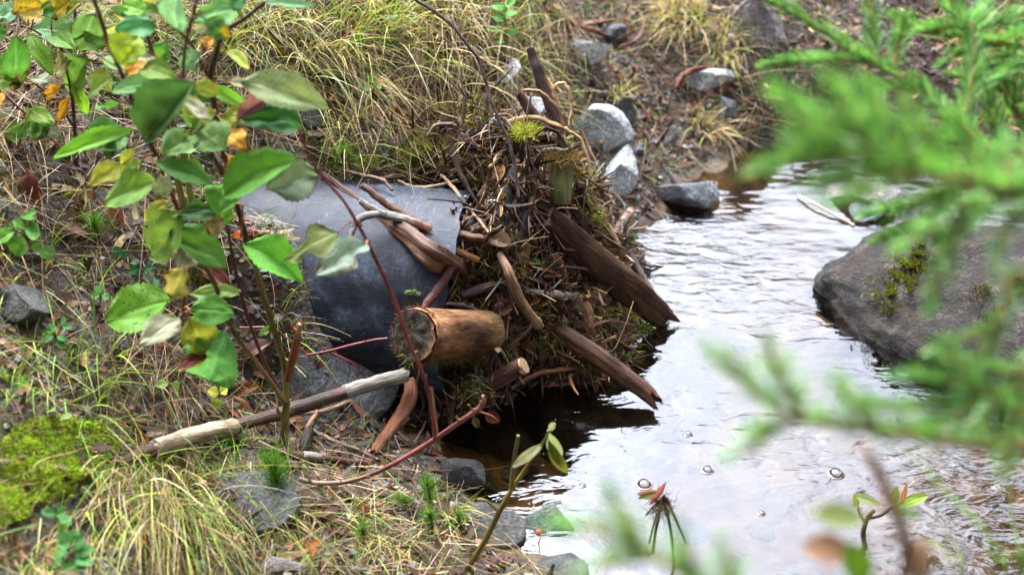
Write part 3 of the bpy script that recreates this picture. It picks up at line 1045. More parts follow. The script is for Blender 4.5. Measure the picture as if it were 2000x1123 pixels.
def stick(name, label, cat, pts, cols, mat='wood', group=None, parent=None, **kw):
    mb = MB()
    p, r = px_path(pts)
    kw.setdefault('per', 7)
    kw.setdefault('ragged', .55)
    kw.setdefault('mott', .4)
    kw.setdefault('rough', .13)
    kw.setdefault('wob', .0009)
    if len(pts) > 2 and kw.get('n', 10) < 14: kw['per'] = max(kw['per'], 9)
    tube(mb, p, r, cols, **kw)
    return tag(mb.build(name, mat, parent=parent, origin=None if parent is None else p[0]), label, cat, group)


# boards and thick pieces
stick('plank', 'thick dark wet plank slanting from the heap down into the stream', 'plank',
      [(1075, 425, 24, .03), (1140, 490, 28, None), (1220, 555, 29, None), (1280, 605, 27, None), (1303, 624, 22, .02)], C(84, 56, 36), 'wet', n=26, groove=.2, flat=.42, rough=.2, seed=11, ragged=1.3)
stick('plank', 'grey weathered plank lying behind the thick dark plank at the water', 'plank',
      [(1205, 455, 14, .0), (1245, 530, 17, None), (1297, 612, 14, .0)], C(96, 78, 68), 'wood', n=16, groove=.14, flat=.5, rough=.08, seed=12)
stick('plank', 'long brown split pole running from under the pale stick into the dark pool', 'plank',
      [(1030, 600, 18, .01), (1100, 655, 21, None), (1180, 705, 20, None), (1245, 752, 18, None), (1278, 782, 14, .03)], C(104, 70, 48), 'wet', n=24, groove=.22, flat=.7, rough=.22, seed=13, ragged=1.5)
stick('plank', 'dark narrow board propped upright at the back of the heap', 'plank',
      [(1036, 95, 7, (1066, 300, -.02)), (1052, 145, 11, None), (1075, 205, 13, None), (1098, 262, 13, (1066, 300, -.02))], C(66, 44, 40), 'wet', n=14, groove=.12, flat=.5, seed=14)
stick('plank', 'short dark board leaning beside the upright board behind the heap', 'plank',
      [(1014, 185, 10, (1050, 300, -.03)), (1042, 225, 17, None), (1072, 268, 18, (1050, 300, -.03))], C(88, 62, 52), 'wet', n=14, groove=.14, flat=.4, seed=15)
stick('plank', 'brown board lying against the pale stones right of the heap', 'plank',
      [(1122, 262, 9, .03), (1150, 320, 12, None), (1178, 375, 14, None), (1195, 412, 12, .02)], C(100, 74, 62), 'wood', n=14, groove=.14, flat=.5, seed=16)
stick('wood_splinter', 'thin tan splinter lying along the brown board by the pale stones', 'splinter',
      [(1135, 255, 3, .05), (1165, 322, 5, None), (1200, 402, 4, .04)], TAN * .8, n=8, groove=.1, flat=.5, seed=17)
stick('broken_branch', 'long split brown branch lying diagonally across the pipe top', 'branch',
      [(628, 336, 4, .005), (662, 362, 6, None), (706, 396, 9, None), (752, 428, 13, None), (808, 466, 21, .012), (850, 500, 26, .03), (900, 532, 22, -.02)], C(118, 84, 58), n=26, groove=.34, flat=.8, seed=18)
stick('broken_branch', 'rough brown branch with a blunt upper end over the pipe rim', 'branch',
      [(708, 362, 7, .075), (735, 384, 8, None), (775, 412, 8, None), (812, 434, 9, None), (850, 452, 8, None), (900, 460, 10, None), (950, 468, 8, .03)], C(120, 84, 56), n=12, groove=.2, rough=.2, seed=19)
gb, ob = C(150, 146, 142), C(150, 84, 54)
b = thing('birch_twig', S(930, 505, .03), 'grey barked forked twig lying over the split brown branch on the pipe', 'twig')
stick('main_shoot', None, None, [(703, 392, 6, .065), (722, 407, 8, None), (752, 420, 9, None), (790, 428, 9, None), (826, 443, 9, None), (846, 455, 8, None), (876, 480, 10, None), (900, 494, 7, None), (934, 508, 6, .03)],
      [gb, gb, gb, gb, ob, gb, gb, C(176, 120, 64), C(176, 120, 64)], parent=b, n=12, rough=.16, per=8, seed=20)
stick('side_shoot', None, None, [(742, 418, 6, .062), (712, 422, 7, None), (695, 436, 7, None), (689, 452, 6, None), (682, 470, 5, .06)], [gb, gb, gb, gb, ob], parent=b, n=10, rough=.16, seed=21)
stick('driftwood_stick', 'dark red barked stick standing just above the sawn log', 'stick', [(880, 520, 9, .02), (858, 562, 10, None), (838, 590, 9, None), (822, 612, 6, .03)],
      [C(96, 40, 40), C(110, 46, 44), C(130, 74, 60), C(84, 40, 38)], n=12, rough=.14, seed=22)
stick('driftwood_stick', 'pale tan stick with a knobbly lower end in the middle of the heap', 'stick', [(976, 496, 7, .02), (992, 530, 10, .05), (1008, 570, 10, None), (1028, 606, 10, None), (1046, 628, 11, None), (1054, 640, 9, .06)], C(186, 146, 108), n=12, rough=.1, groove=.06, seed=23)
b = thing('broken_branch', S(960, 745, .05), 'stubby dark branch with a pale sawn end above the pool', 'branch')
p, r = px_path([(930, 762, 15, .03), (965, 745, 17, None), (1000, 725, 17, None), (1021, 714, 17, .125)])
mb = MB(); tube(mb, p, r, C(104, 66, 52), n=16, groove=.06, rough=.06, cap=False, seed=24); mb.build('bark', 'wet', b, origin=p[0])
mb = MB(); tube(mb, [p[-1] - nrm(p[-1] - p[-2]) * .004, p[-1] + nrm(p[-1] - p[-2]) * .003], [r[-1] * .99, r[-1] * .96], C(214, 172, 136), n=16, per=2, rough=.06, seed=24); mb.build('cut_end', 'wood', b, origin=p[-1])
stick('driftwood_stick', 'thin dark stick with a pale cut tip pointing up beside the stubby branch', 'stick', [(938, 752, 5, .04), (955, 715, 5, None), (972, 683, 6, .08)], [C(78, 50, 46), C(84, 54, 48), C(96, 64, 56)], n=10, capcol=C(206, 170, 140), rough=.05, seed=25)
stick('driftwood_stick', 'thin curved brown stick arching low over the dark pool', 'stick', [(995, 762, 4, .02), (1045, 732, 5, .03), (1095, 722, 5, None), (1150, 719, 4, .01)], C(150, 98, 62), n=8, seed=26)
stick('root', 'orange brown bent root standing under the log end', 'root', [(803, 742, 12, .03), (799, 782, 15, None), (778, 820, 14, None), (752, 856, 13, None), (732, 884, 10, .012)], C(158, 96, 58), n=14, groove=.08, rough=.1, seed=27)
bw_, bd, bg_ = C(196, 178, 150), C(82, 54, 44), C(150, 146, 138)
stick('fallen_birch_branch', 'long fallen birch branch with patches of white bark lying across the slope to the pipe', 'branch',
      [(228, 908, 8, .015), (262, 892, 12, .018), (300, 876, 14, None), (304, 875, 16, None), (360, 856, 17, None), (415, 842, 18, None), (455, 836, 19, .03), (460, 833, 13, None), (520, 815, 13, None), (600, 790, 14, None), (672, 767, 13, None), (678, 764, 14, None), (740, 746, 14, None), (794, 731, 14, .05)],
      [bd, C(110, 66, 44), bd, bw_, bw_ * 1.1, bw_, bw_ * .8, bd, bd, bd, bd * 1.1, bg_, bg_, bg_], n=18, rough=.1, groove=.03, per=9, seed=28)
stick('fallen_branch', 'dark brown side branch with a grey bark tip lying under the willow stem', 'branch',
      [(455, 852, 7, .02), (500, 872, 8, None), (560, 886, 8, None), (592, 890, 8, None), (596, 891, 10, None), (628, 893, 10, None), (632, 896, 7, None), (680, 900, 7, None), (725, 906, 5, .015)], [C(96, 58, 44)] * 4 + [bg_] * 2 + [C(96, 58, 44)] * 3, n=12, rough=.1, seed=29)
b = thing('fallen_twig', S(620, 806, .02), 'dry pinkish forked twig lying on the slab below the pipe', 'twig')
stick('main_shoot', None, None, [(512, 812, 3, .02), (570, 806, 4, .02), (622, 804, 5, .03), (680, 786, 5, None), (736, 769, 4, .03)], C(168, 136, 114), parent=b, n=8, rough=.16, seed=30)
stick('side_shoot', None, None, [(622, 804, 5, .03), (606, 828, 6, None), (600, 842, 7, .02)], C(158, 124, 100), parent=b, n=8, rough=.2, seed=31)
stick('wood_stub', 'short dark broken stub standing beside the forked twig', 'stub', [(604, 842, 11, .02), (597, 866, 12, None), (594, 884, 9, .01)], C(52, 40, 34), n=10, groove=.15, seed=32)
stick('fallen_twig', 'grey wiry twig trailing along the ground under the red shoot', 'twig', [(610, 838, 3, .02), (650, 860, 4, None), (700, 878, 4, None), (740, 898, 3, .01)], C(146, 128, 112), n=7, seed=33)
stick('fallen_twig', 'small grey twig poking up left of the pool', 'twig', [(735, 884, 3, .01), (790, 884, 3, None), (812, 858, 3, None), (832, 824, 2, .03)], C(140, 116, 102), n=7, seed=34)
stick('root', 'smooth tan curved root arching over the heap top', 'root', [(978, 246, 3.6, (1080, 292, 0.035)), (1010, 234, 5.8, (1080, 292, 0.035)), (1050, 233, 6.5, None), (1085, 246, 5.8, None), (1108, 254, 3.6, None), (1135, 275, 2.9, None), (1152, 318, 2.2, (1080, 292, 0.035))], C(206, 168, 110), n=12, rough=.1, seed=35)
stick('root', 'pinkish hooked root rising at the back of the heap', 'root', [(1022, 178, 2.9, (1066, 300, .04)), (1048, 178, 4.3, None), (1072, 194, 4.3, None), (1092, 218, 4.3, None), (1100, 246, 3.6, (1066, 300, .04))], C(166, 124, 96), n=10, rough=.15, seed=36)
stick('root', 'pale looped root beside the hooked root at the back of the heap', 'root', [(1098, 182, 2.2, (1066, 300, .035)), (1086, 168, 3.6, None), (1100, 164, 3.6, None), (1112, 184, 4.3, None), (1117, 212, 3.6, None), (1112, 246, 2.9, (1066, 300, .035))], C(206, 170, 128), n=10, rough=.15, seed=37)
stick('driftwood_stick', 'pale upright stub between the two curved roots', 'stick', [(1064, 148, 3.6, (1066, 300, .03)), (1078, 172, 5.0, None), (1090, 206, 5.0, (1066, 300, .03))], C(190, 150, 106), n=10, seed=38)
stick('driftwood_stick', 'short grey brown stick poking out of the heap towards the stream', 'stick', [(1196, 462, 9, .01), (1212, 438, 10, None), (1232, 414, 9, .03)], C(142, 118, 98), n=12, groove=.08, seed=39)
stick('driftwood_stick', 'broken stick with a pointed tan tip beside the thick dark plank', 'stick', [(1148, 602, 13, .02), (1172, 560, 14, None), (1192, 536, 13, None), (1202, 522, 9, .06)], [C(110, 74, 54), C(84, 60, 50), C(150, 104, 66), C(190, 140, 90)], n=12, groove=.08, point=True, seed=40)
stick('driftwood_stick', 'silvery grey splintered stick lying level under the thick dark plank', 'stick', [(1080, 574, 6, .03), (1120, 580, 8, None), (1178, 586, 4, .03)], C(156, 146, 134), n=10, groove=.2, seed=41)
stick('driftwood_stick', 'burnt tipped brown splinter above the silvery grey stick', 'stick', [(1095, 516, 7, .02), (1128, 508, 8, None), (1160, 494, 5, .04)], [C(150, 104, 70), C(60, 46, 40), C(160, 112, 76)], n=10, groove=.1, seed=42)
stick('driftwood_stick', 'straight thin tan stick leaning in the heap centre', 'stick', [(1078, 504, 4, .03), (1092, 540, 4, None), (1104, 572, 3, .03)], C(176, 134, 98), n=8, seed=43)
stick('driftwood_stick', 'curved purple black stick resting on top of the sawn log', 'stick', [(872, 594, 4, .03), (905, 597, 5, None), (935, 610, 5, None), (951, 627, 4, .05)], C(74, 54, 58), n=8, seed=44)
stick('driftwood_stick', 'purplish smooth stick stub above the sawn log', 'stick', [(902, 577, 8, .02), (935, 566, 9, None), (960, 558, 8, .03)], C(98, 74, 78), n=10, seed=45)
stick('driftwood_stick', 'grey wiry twig hooked over the heap top', 'twig', [(834, 264, 3, (880, 290, 0.02)), (852, 246, 4, (880, 290, 0.02)), (880, 243, 4, None), (902, 256, 4, None), (916, 280, 4, (880, 290, 0.02))], C(142, 122, 106), n=8, seed=46)
stick('driftwood_stick', 'short upright twig above the hooked wiry twig', 'twig', [(899, 172, 4, (902, 290, 0.03)), (908, 190, 4, None), (905, 225, 4, None), (902, 250, 3, (902, 290, 0.03))], C(112, 82, 62), n=8, seed=47)
stick('driftwood_stick', 'dark twig running down the left face of the heap', 'twig', [(882, 272, 4, (900, 330, 0.04)), (888, 310, 5, None), (905, 350, 5, None), (930, 395, 4, None), (956, 452, 3, (900, 330, 0.04))], C(88, 66, 60), n=8, seed=48)
stick('driftwood_stick', 'pale thin twig crossing the heap beside the pipe rim', 'twig', [(862, 342, 3, .03), (890, 372, 4, None), (912, 402, 3, None), (955, 455, 3, .04)], C(186, 156, 122), n=8, seed=49)
stick('driftwood_stick', 'grey bowed twig left of the hollow green stump', 'twig', [(1042, 318, 3, (1066, 315, .03)), (1052, 302, 4, (1066, 315, .03)), (1076, 292, 4, None), (1110, 294, 3, (1066, 315, .03))], C(156, 144, 134), n=8, seed=50)
stick('driftwood_stick', 'dark bowed twig above the hollow green stump', 'twig', [(1040, 252, 3, (1070, 300, .03)), (1070, 252, 4, None), (1092, 264, 4, None), (1108, 290, 3, (1070, 300, .03))], C(62, 44, 42), n=8, seed=51)
stick('driftwood_stick', 'thin straight reed lying across the pipe rear edge', 'twig', [(670, 333, 3, .02), (712, 344, 4, None), (748, 352, 4, None), (765, 372, 3, .02)], C(120, 92, 76), n=8, seed=52)
stick('driftwood_stick', 'brown forked twig along the moss above the pipe', 'twig', [(732, 352, 3, .02), (765, 345, 5, None), (800, 336, 4, None), (838, 326, 3, .02)], C(110, 78, 66), n=8, seed=53)
stick('driftwood_stick', 'pale grey twig lying over the pipe near its rim', 'twig', [(778, 352, 3, .02), (800, 364, 4, None), (840, 366, 4, None), (895, 354, 3, .02)], C(170, 144, 118), n=8, seed=54)
stick('dry_reed', 'flat pale dry reed on the slope above the heap', 'reed', [(790, 145, 4, .02), (815, 172, 5, None), (850, 204, 5, .02)], C(196, 168, 146), n=8, flat=.3, seed=55)
stick('dry_reed', 'narrow pale dry reed next to the flat reed on the slope', 'reed', [(806, 146, 3, .02), (828, 170, 4, None), (860, 200, 3, .02)], C(176, 146, 120), n=8, flat=.3, seed=56)
stick('driftwood_stick', 'chunky brown wood block low in the heap by the pool', 'stick', [(1118, 588, 22, .015), (1135, 612, 23, None), (1146, 650, 16, .01)], C(150, 110, 76), n=12, groove=.1, flat=.6, seed=57)
stick('fallen_branch', 'long arching dark twig reaching from the upper edge down to the heap', 'twig', [(796, -8, 3.6, .30), (835, 14, 3.6, None), (876, 44, 3.6, None), (908, 80, 3.6, None), (934, 116, 3.6, None), (946, 152, 3.6, None), (956, 190, 3.6, None), (972, 230, 3.6, None), (994, 278, 3.6, None), (1004, 320, 3.6, None), (1013, 385, 3, .04)],
      C(104, 88, 90), n=8, rough=.12, seed=58)
# rusty roots hanging from the far bank
for k, (pp, lb) in enumerate([([(1090, 30, 3.1, .03), (1130, 52, 4.3, None), (1160, 60, 5.0, .05), (1190, 72, 3.1, .02)], 'rusty forked root under the far grass tuft'),
                              ([(1110, 62, 3.1, .02), (1150, 48, 3.7, .05), (1200, 40, 3.1, .02)], 'thin rusty root crossing the forked root on the far bank'),
                              ([(1220, 32, 3.7, .04), (1226, 55, 4.3, None), (1228, 80, 3.1, .02)], 'short upright rusty root in the far bank'),
                              ([(1210, 92, 2.5, .02), (1240, 80, 3.1, .03), (1255, 62, 3.1, None), (1258, 40, 1.9, .03)], 'curved rusty root right of the upright root'),
                              ([(1320, 172, 4.3, .02), (1332, 150, 5.6, .03), (1352, 138, 5.6, None), (1378, 134, 4.3, .02)], 'thick red brown bent root by the flat grey stone'),
                              ([(1268, 238, 3.7, .01), (1266, 222, 4.3, None), (1272, 210, 3.1, .02)], 'small red brown root stub on the gravel')]):
    stick('root', lb, 'root', pp, C(126, 74, 50) if k < 4 else C(128, 66, 52), n=10, rough=.2, seed=70 + k)
stick('driftwood_stick', 'pale peeled stick half under water near the far stones', 'stick', [(1558, 381, 2, .01), (1600, 402, 2.4, .02), (1640, 424, 3, None), (1668, 440, 2.4, .005)], C(214, 204, 186, .6), n=8, seed=80)

# sawn log
b = thing('sawn_log', S(960, 690, 0), 'short sawn log with a dark mossy cut face jammed at the pipe mouth', 'log')
d0 = hit(806, 655) - .12
d0 = min(d0, hit(880, 640) - .06)
pa, pb = PD(808, 655, d0), PD(950, 648, d0 + .16)
ra = 53 * d0 / FPX
mb = MB()
ax_ = nrm(pb - pa)
lp = [pa + (pb - pa) * t for t in (0, .04, .25, .5, .75, 1)]
L1, L2 = C(156, 112, 76), C(124, 88, 58)
tube(mb, lp, [ra * .99, ra * 1.02, ra, ra * .97, ra * .93, ra * .88], [L1 * 1.1, L1, L1 * .95, L2, L2, C(128, 104, 64)], n=44, per=10, rough=.05, groove=.035, cap=False, seed=88, mott=.75)
log = mb.build('bark', 'log', b, origin=pa)
mb = MB()
# recessed rough end grain inside a ragged rim
nn_, mm_ = 44, 10
U0 = nrm(np.cross(ax_, (0, 0, 1.))); V0 = np.cross(ax_, U0)
rr_, tt_ = np.meshgrid(np.linspace(0, 1, mm_) ** .8, np.arange(nn_) / nn_ * 2 * math.pi, indexing='ij')
dep = .0 + .002 * fbm(rr_ * 6 * np.cos(tt_), rr_ * 6 * np.sin(tt_), seed=90) - .001 * np.clip((rr_ - .8) / .2, 0, 1)
fv = pa + ax_ * dep[..., None] + U0 * (ra * .97 * rr_ * np.cos(tt_))[..., None] + V0 * (ra * .97 * rr_ * np.sin(tt_))[..., None]
fc = np.where((rr_ + .12 * fbm(np.cos(tt_) * 3, np.sin(tt_) * 3, seed=93) + .10 * np.cos(tt_) > .97)[..., None], L1 * .8, np.clip(1 + .6 * fbm(rr_ * 7 * np.cos(tt_), rr_ * 7 * np.sin(tt_), seed=92), .3, 2)[..., None] * C(60, 45, 34))
i, j = np.meshgrid(np.arange(mm_ - 1), np.arange(nn_), indexing='ij')
q = np.stack([i * nn_ + j, i * nn_ + (j + 1) % nn_, (i + 1) * nn_ + (j + 1) % nn_, (i + 1) * nn_ + j], -1).reshape(-1, 4)
mb.add(fv.reshape(-1, 3), fc.reshape(-1, 3), np.stack([rr_ * np.cos(tt_) * .05, rr_ * np.sin(tt_) * .05, 0 * rr_ + .01 * np.cos(tt_)], -1).reshape(-1, 3), quads=q)
mb.build('cut_face', 'wood', b, origin=pa)
mb = MB()
n = 260
ang = rng.normal(-1.6, .9, n); rad_ = np.sqrt(rng.random(n)) * .9
# lowest part of the face carries most moss
dirn = U0[None] * np.cos(ang)[:, None] + V0[None] * np.sin(ang)[:, None]
dn_ = nrm(np.array((0, 0, -1.)) - ax_ * ax_[2] * -1)
pm = pa - ax_ * .0 + ra * rad_[:, None] * nrm(dirn * .7 + dn_ * rng.uniform(.1, 1.4, (n, 1)))
ribbons(mb, pm, nrm(-ax_ + rng.normal(0, .7, (n, 3)) + (0, 0, -.3)), rng.uniform(.003, .009, n), .0012, pick([OLIVE * .8, C(108, 90, 48), C(84, 70, 36)], n), segs=2, colt=pick([OLIVE, C(120, 110, 60)], n))
mb.build('face_moss', 'moss', b, origin=pa)
mb = MB(); n = 500
tt2 = rng.random(n); pm = pa + (pb - pa) * tt2[:, None] + ra * nrm(dn_ + rng.normal(0, .35, (n, 3)) - ax_ * 0)
ribbons(mb, pm, nrm(dn_ + rng.normal(0, .6, (n, 3))), rng.uniform(.008, .02, n), .0014, pick([OLIVE, C(150, 140, 90), C(110, 100, 50)], n), segs=2)
mb.build('moss', 'moss', b, origin=pa)
# ragged fibres round the rim
mb = MB(); n = 520
a2 = rng.random(n) * 2 * math.pi
e = U0[None] * np.cos(a2)[:, None] + V0[None] * np.sin(a2)[:, None]
ribbons(mb, pa + ax_ * .010 + e * ra * (.99 + .04 * rng.random((n, 1))), nrm(-ax_ + e * .35 + rng.normal(0, .3, (n, 3))), rng.uniform(.006, .014, n), .0016, pick([L1 * .9, L2, BROWN], n), segs=2)
mb.build('rim_fibres', 'straw', b, origin=pa)

# hollow green stump piece
b = thing('hollow_stump', S(1090, 385, .02), 'broken hollow stump piece with greenish wood standing in the heap', 'stump')
p, r = px_path([(1086, 392, 29, .02), (1090, 350, 29, None), (1096, 312, 28, .06)])
mb = MB(); tube(mb, p, r, [C(104, 108, 58), C(140, 144, 84), C(126, 110, 66)], n=22, rough=.16, groove=.05, cap=False, seed=95)
tube(mb, p[::-1], r[::-1] * .8, C(60, 42, 28), n=22, rough=.2, cap=False, seed=96)
mb.build('wood_shell', 'wood', b, origin=p[0])
mb = MB(); n = 520
a2 = rng.random(n) * 2 * math.pi; ax2 = nrm(p[-1] - p[0]); U1 = nrm(np.cross(ax2, (1., 0, 0))); V1 = np.cross(ax2, U1)
ribbons(mb, p[-1] + r[-1] * (U1[None] * np.cos(a2)[:, None] + V1[None] * np.sin(a2)[:, None]) * rng.uniform(.85, 1.1, (n, 1)) + rng.normal(0, .004, (n, 3)), nrm(ax2 + rng.normal(0, .8, (n, 3))), rng.uniform(.008, .02, n), .0016, pick([BROWN, OLIVE, C(140, 110, 70)], n), segs=2)
mb.build('moss_rim', 'moss', b, origin=p[-1])
# bright moss sprigs on the heap, each a little cushion
for k, (x, y, w, c, lb) in enumerate([(1022, 255, 22, YGREEN, 'bright feathery moss sprig under the tan curved root'), (1135, 355, 26, C(176, 180, 60), 'yellow green moss sprig right of the hollow stump'),
                                      (1222, 470, 18, C(110, 150, 50), 'green moss tuft hanging at the stream side of the heap'), (1157, 541, 7, C(120, 190, 60), 'tiny vivid green sprig beside the pointed stick'),
                                      (1262, 640, 16, C(120, 140, 50), 'green moss tuft at the tip of the thick dark plank'), (806, 574, 16, C(150, 178, 110), 'pale green lichen scrap stuck to the pipe'),
                                      (905, 620, 0, OLIVE, ''), (935, 345, 15, C(110, 140, 50), 'small green sprig on the left face of the heap'), (800, 285, 34, C(150, 150, 60), 'yellow moss cushion on the soil above the pipe'),
                                      (850, 300, 34, C(130, 140, 50), 'olive moss cushion between the pipe and the heap top'), (668, 305, 30, C(126, 160, 70), 'soft green moss cushion behind the pipe'), (720, 318, 20, C(140, 150, 70), 'small moss cushion beside the soft green one')]):
    if not w: continue
    mb = MB(); n = int(120 + w * 14)
    c0 = S(x, y, .006); d = hit(x, y); wm = w * d / FPX
    if x == 1022: c0 = PD(1022, 258, hit(1022, 300) - .02)
    off = rng.normal(0, .5, (n, 3)) * wm * (1, 1, .5)
    if 'lichen' in lb: off = off * .0 + (rng.normal(0, .45, (n, 1)) * PIPE_D + rng.normal(0, .45, (n, 1)) * np.array((0, -.2, .95))) * wm
    if 'lichen' in lb:
        n = 130; q0 = S(x, y, .0015, ('p',)); tv = np.array((.0, -.55, .8)); tv = tv - PIPE_D * (tv @ PIPE_D); ph_ = rng.random(n) * 6.283; rr_l = wm * .75 * np.sqrt(rng.random((n, 1)))
        dr = nrm(PIPE_D * np.cos(ph_)[:, None] + nrm(tv) * np.sin(ph_)[:, None])
        ribbons(mb, q0 + dr * rr_l, nrm(dr + rng.normal(0, .25, (n, 3))), rng.uniform(.003, .006, n), .0045, jit(C(176, 200, 142), n, .12), segs=3, mid_w=1.3, tip=.6, side=np.cross(dr, nrm(CAM - q0)) + rng.normal(0, .15, (n, 3)), bend=nrm(CAM - q0)[None] * .2)
    else: ribbons(mb, c0 + off, nrm(off / wm + rng.normal(0, .6, (n, 3)) + (0, -.3, .5)), rng.uniform(.5, 1, n) * min(.018, wm * .7), .0017, jit(c, n, .2), segs=2, colt=jit(c * 1.25, n, .2), bend=rng.normal(0, .3, (n, 3)))
    tag(mb.build('moss_sprig' if 'lichen' not in lb else 'lichen_scrap', 'moss'), lb, 'moss' if 'lichen' not in lb else 'lichen')

# the smaller sticks of the heap, one thing each
for k in range(120):
    p, nn = heap_points(1, .02)
    p, nn = p[0], nn[0]
    d = tangent(nn[None], (.2, -.3, -.8), .9, .06)[0]
    Lk = rng.uniform(.05, .13); rk = rng.uniform(.0016, .0038)
    if k % 3 == 0: Lk, rk = rng.uniform(.03, .085), rng.uniform(.004, .0085)
    q0 = p - d * Lk * .4 + nn * .006
    s2 = nrm(np.cross(d, nn)) * rng.normal(0, .08) * Lk
    pts = np.array([q0, q0 + d * Lk * .33 + s2, q0 + d * Lk * .66 + s2 * .7 + nn * .004, q0 + d * Lk + nn * .008])
    mb = MB()
    c = jit([BROWN, DBROWN, RBROWN, TAN, GREYB, C(150, 108, 74)][rng.choice(6, p=[.26, .22, .16, .14, .1, .12])], 1, .2)[0]
    tube(mb, pts, [rk, rk * 1.1, rk, rk * .7], c, n=9, per=4, rough=.18, groove=.12, flat=rng.choice([1, .7, .4]), capcol=c * 1.3, ragged=.9, mott=.35)
    tag(mb.build('driftwood_stick', 'wood'), 'small brown stick tangled in the debris heap', 'stick', 'small sticks in the debris heap')
# longer crossing sticks, both ends buried in the heap
for k in range(34):
    a_, b_ = heap_points(1, .05)[0][0], None
    for _t in range(30):
        q_ = heap_points(1, .03)[0][0]
        if .09 < np.linalg.norm(q_ - a_) < .20: b_ = q_
    if b_ is None: continue
    m_ = (a_ + b_) / 2; top_ = max(float(mound(m_[0], m_[1])), m_[2]); m_ = np.array((m_[0], m_[1] - .004, top_ + .006))
    e1, e2 = a_ + (a_ - m_) * .25 - (0, 0, .004), b_ + (b_ - m_) * .2 + (0, 0, .004)
    rk = rng.uniform(.0028, .0062)
    mb = MB(); c = jit([DBROWN, RBROWN, BROWN, UMBER * 1.3, TAN, GREYB][rng.choice(6, p=[.28, .2, .2, .16, .1, .06])], 1, .2)[0]
    pp = tube(mb, [e1, a_, m_ + rng.normal(0, .006, 3), b_, e2], [rk * .8, rk, rk * 1.1, rk, rk * .6], c, n=10, per=6, rough=.2, groove=.14, flat=rng.choice([1, .8, .55]), capcol=c * 1.4, ragged=1.0, mott=.4)
    if k % 2:
        i_ = len(pp) // 2; dd = nrm(rng.normal(size=3) + (0, -.4, .6))
        tube(mb, [pp[i_], pp[i_] + dd * .018, pp[i_] + dd * .036 + rng.normal(0, .004, 3)], [rk * .55, rk * .45, rk * .25], c, n=7, per=4, rough=.2, ragged=.8, mott=.3)
    tag(mb.build('driftwood_stick', 'wet' if k % 2 else 'wood'), 'long dark stick woven through the debris heap', 'stick', 'long sticks woven through the debris heap')
# a few vertical slats and dangling roots on the left face and below the log
for k in range(46):
    x, y = (rng.uniform(865, 960), rng.uniform(300, 430)) if k < 22 else (rng.uniform(820, 960), rng.uniform(690, 800))
    a = S(x, y, .012); Lk = rng.uniform(.04, .10)
    mb = MB(); e = a + np.array((rng.normal(0, .015), rng.normal(-.005, .01), -Lk))
    m_ = (a + e) / 2 + rng.normal(0, .005, 3)
    rk = rng.uniform(.0010, .0026)
    tube(mb, [a, m_, e], [rk, rk, rk * .5], jit([BROWN, TAN, RBROWN, DBROWN][k % 4], 1, .2)[0], n=6, per=4, flat=rng.choice([.4, 1]))
    tag(mb.build('hanging_root', 'wood'), 'thin brown root hanging down the face of the debris heap', 'root', 'thin roots hanging in the debris heap')

# ================================================================== stones
def rock(name, label, px, py, wpx, hpx, mat, seed, rz=0.0, deep=.8, cuts=9, rough=.06, sub=5, tilt=(0, 0), group=None, lift=.0, cutmin=.55, kids=None):
    d = hit(px, py + hpx * .30, ('t', 'w'))
    c = PD(px, py, d)
    w = wpx * .5 * d / FPX; h = hpx * .5 * d / FPX
    size = (w * 1.42, w * deep * 1.2, h * 1.42)
    mb = MB()
    c = c + np.array((0, w * deep * .35, -h * .15 + lift))
    rock_mesh(mb, c, size, rz, seed, cuts, rough, sub, tilt, cutmin=cutmin, cutmax=.66)
    o = mb.build(name, mat, origin=c, smooth=False)
    return tag(o, label, 'rock', group)


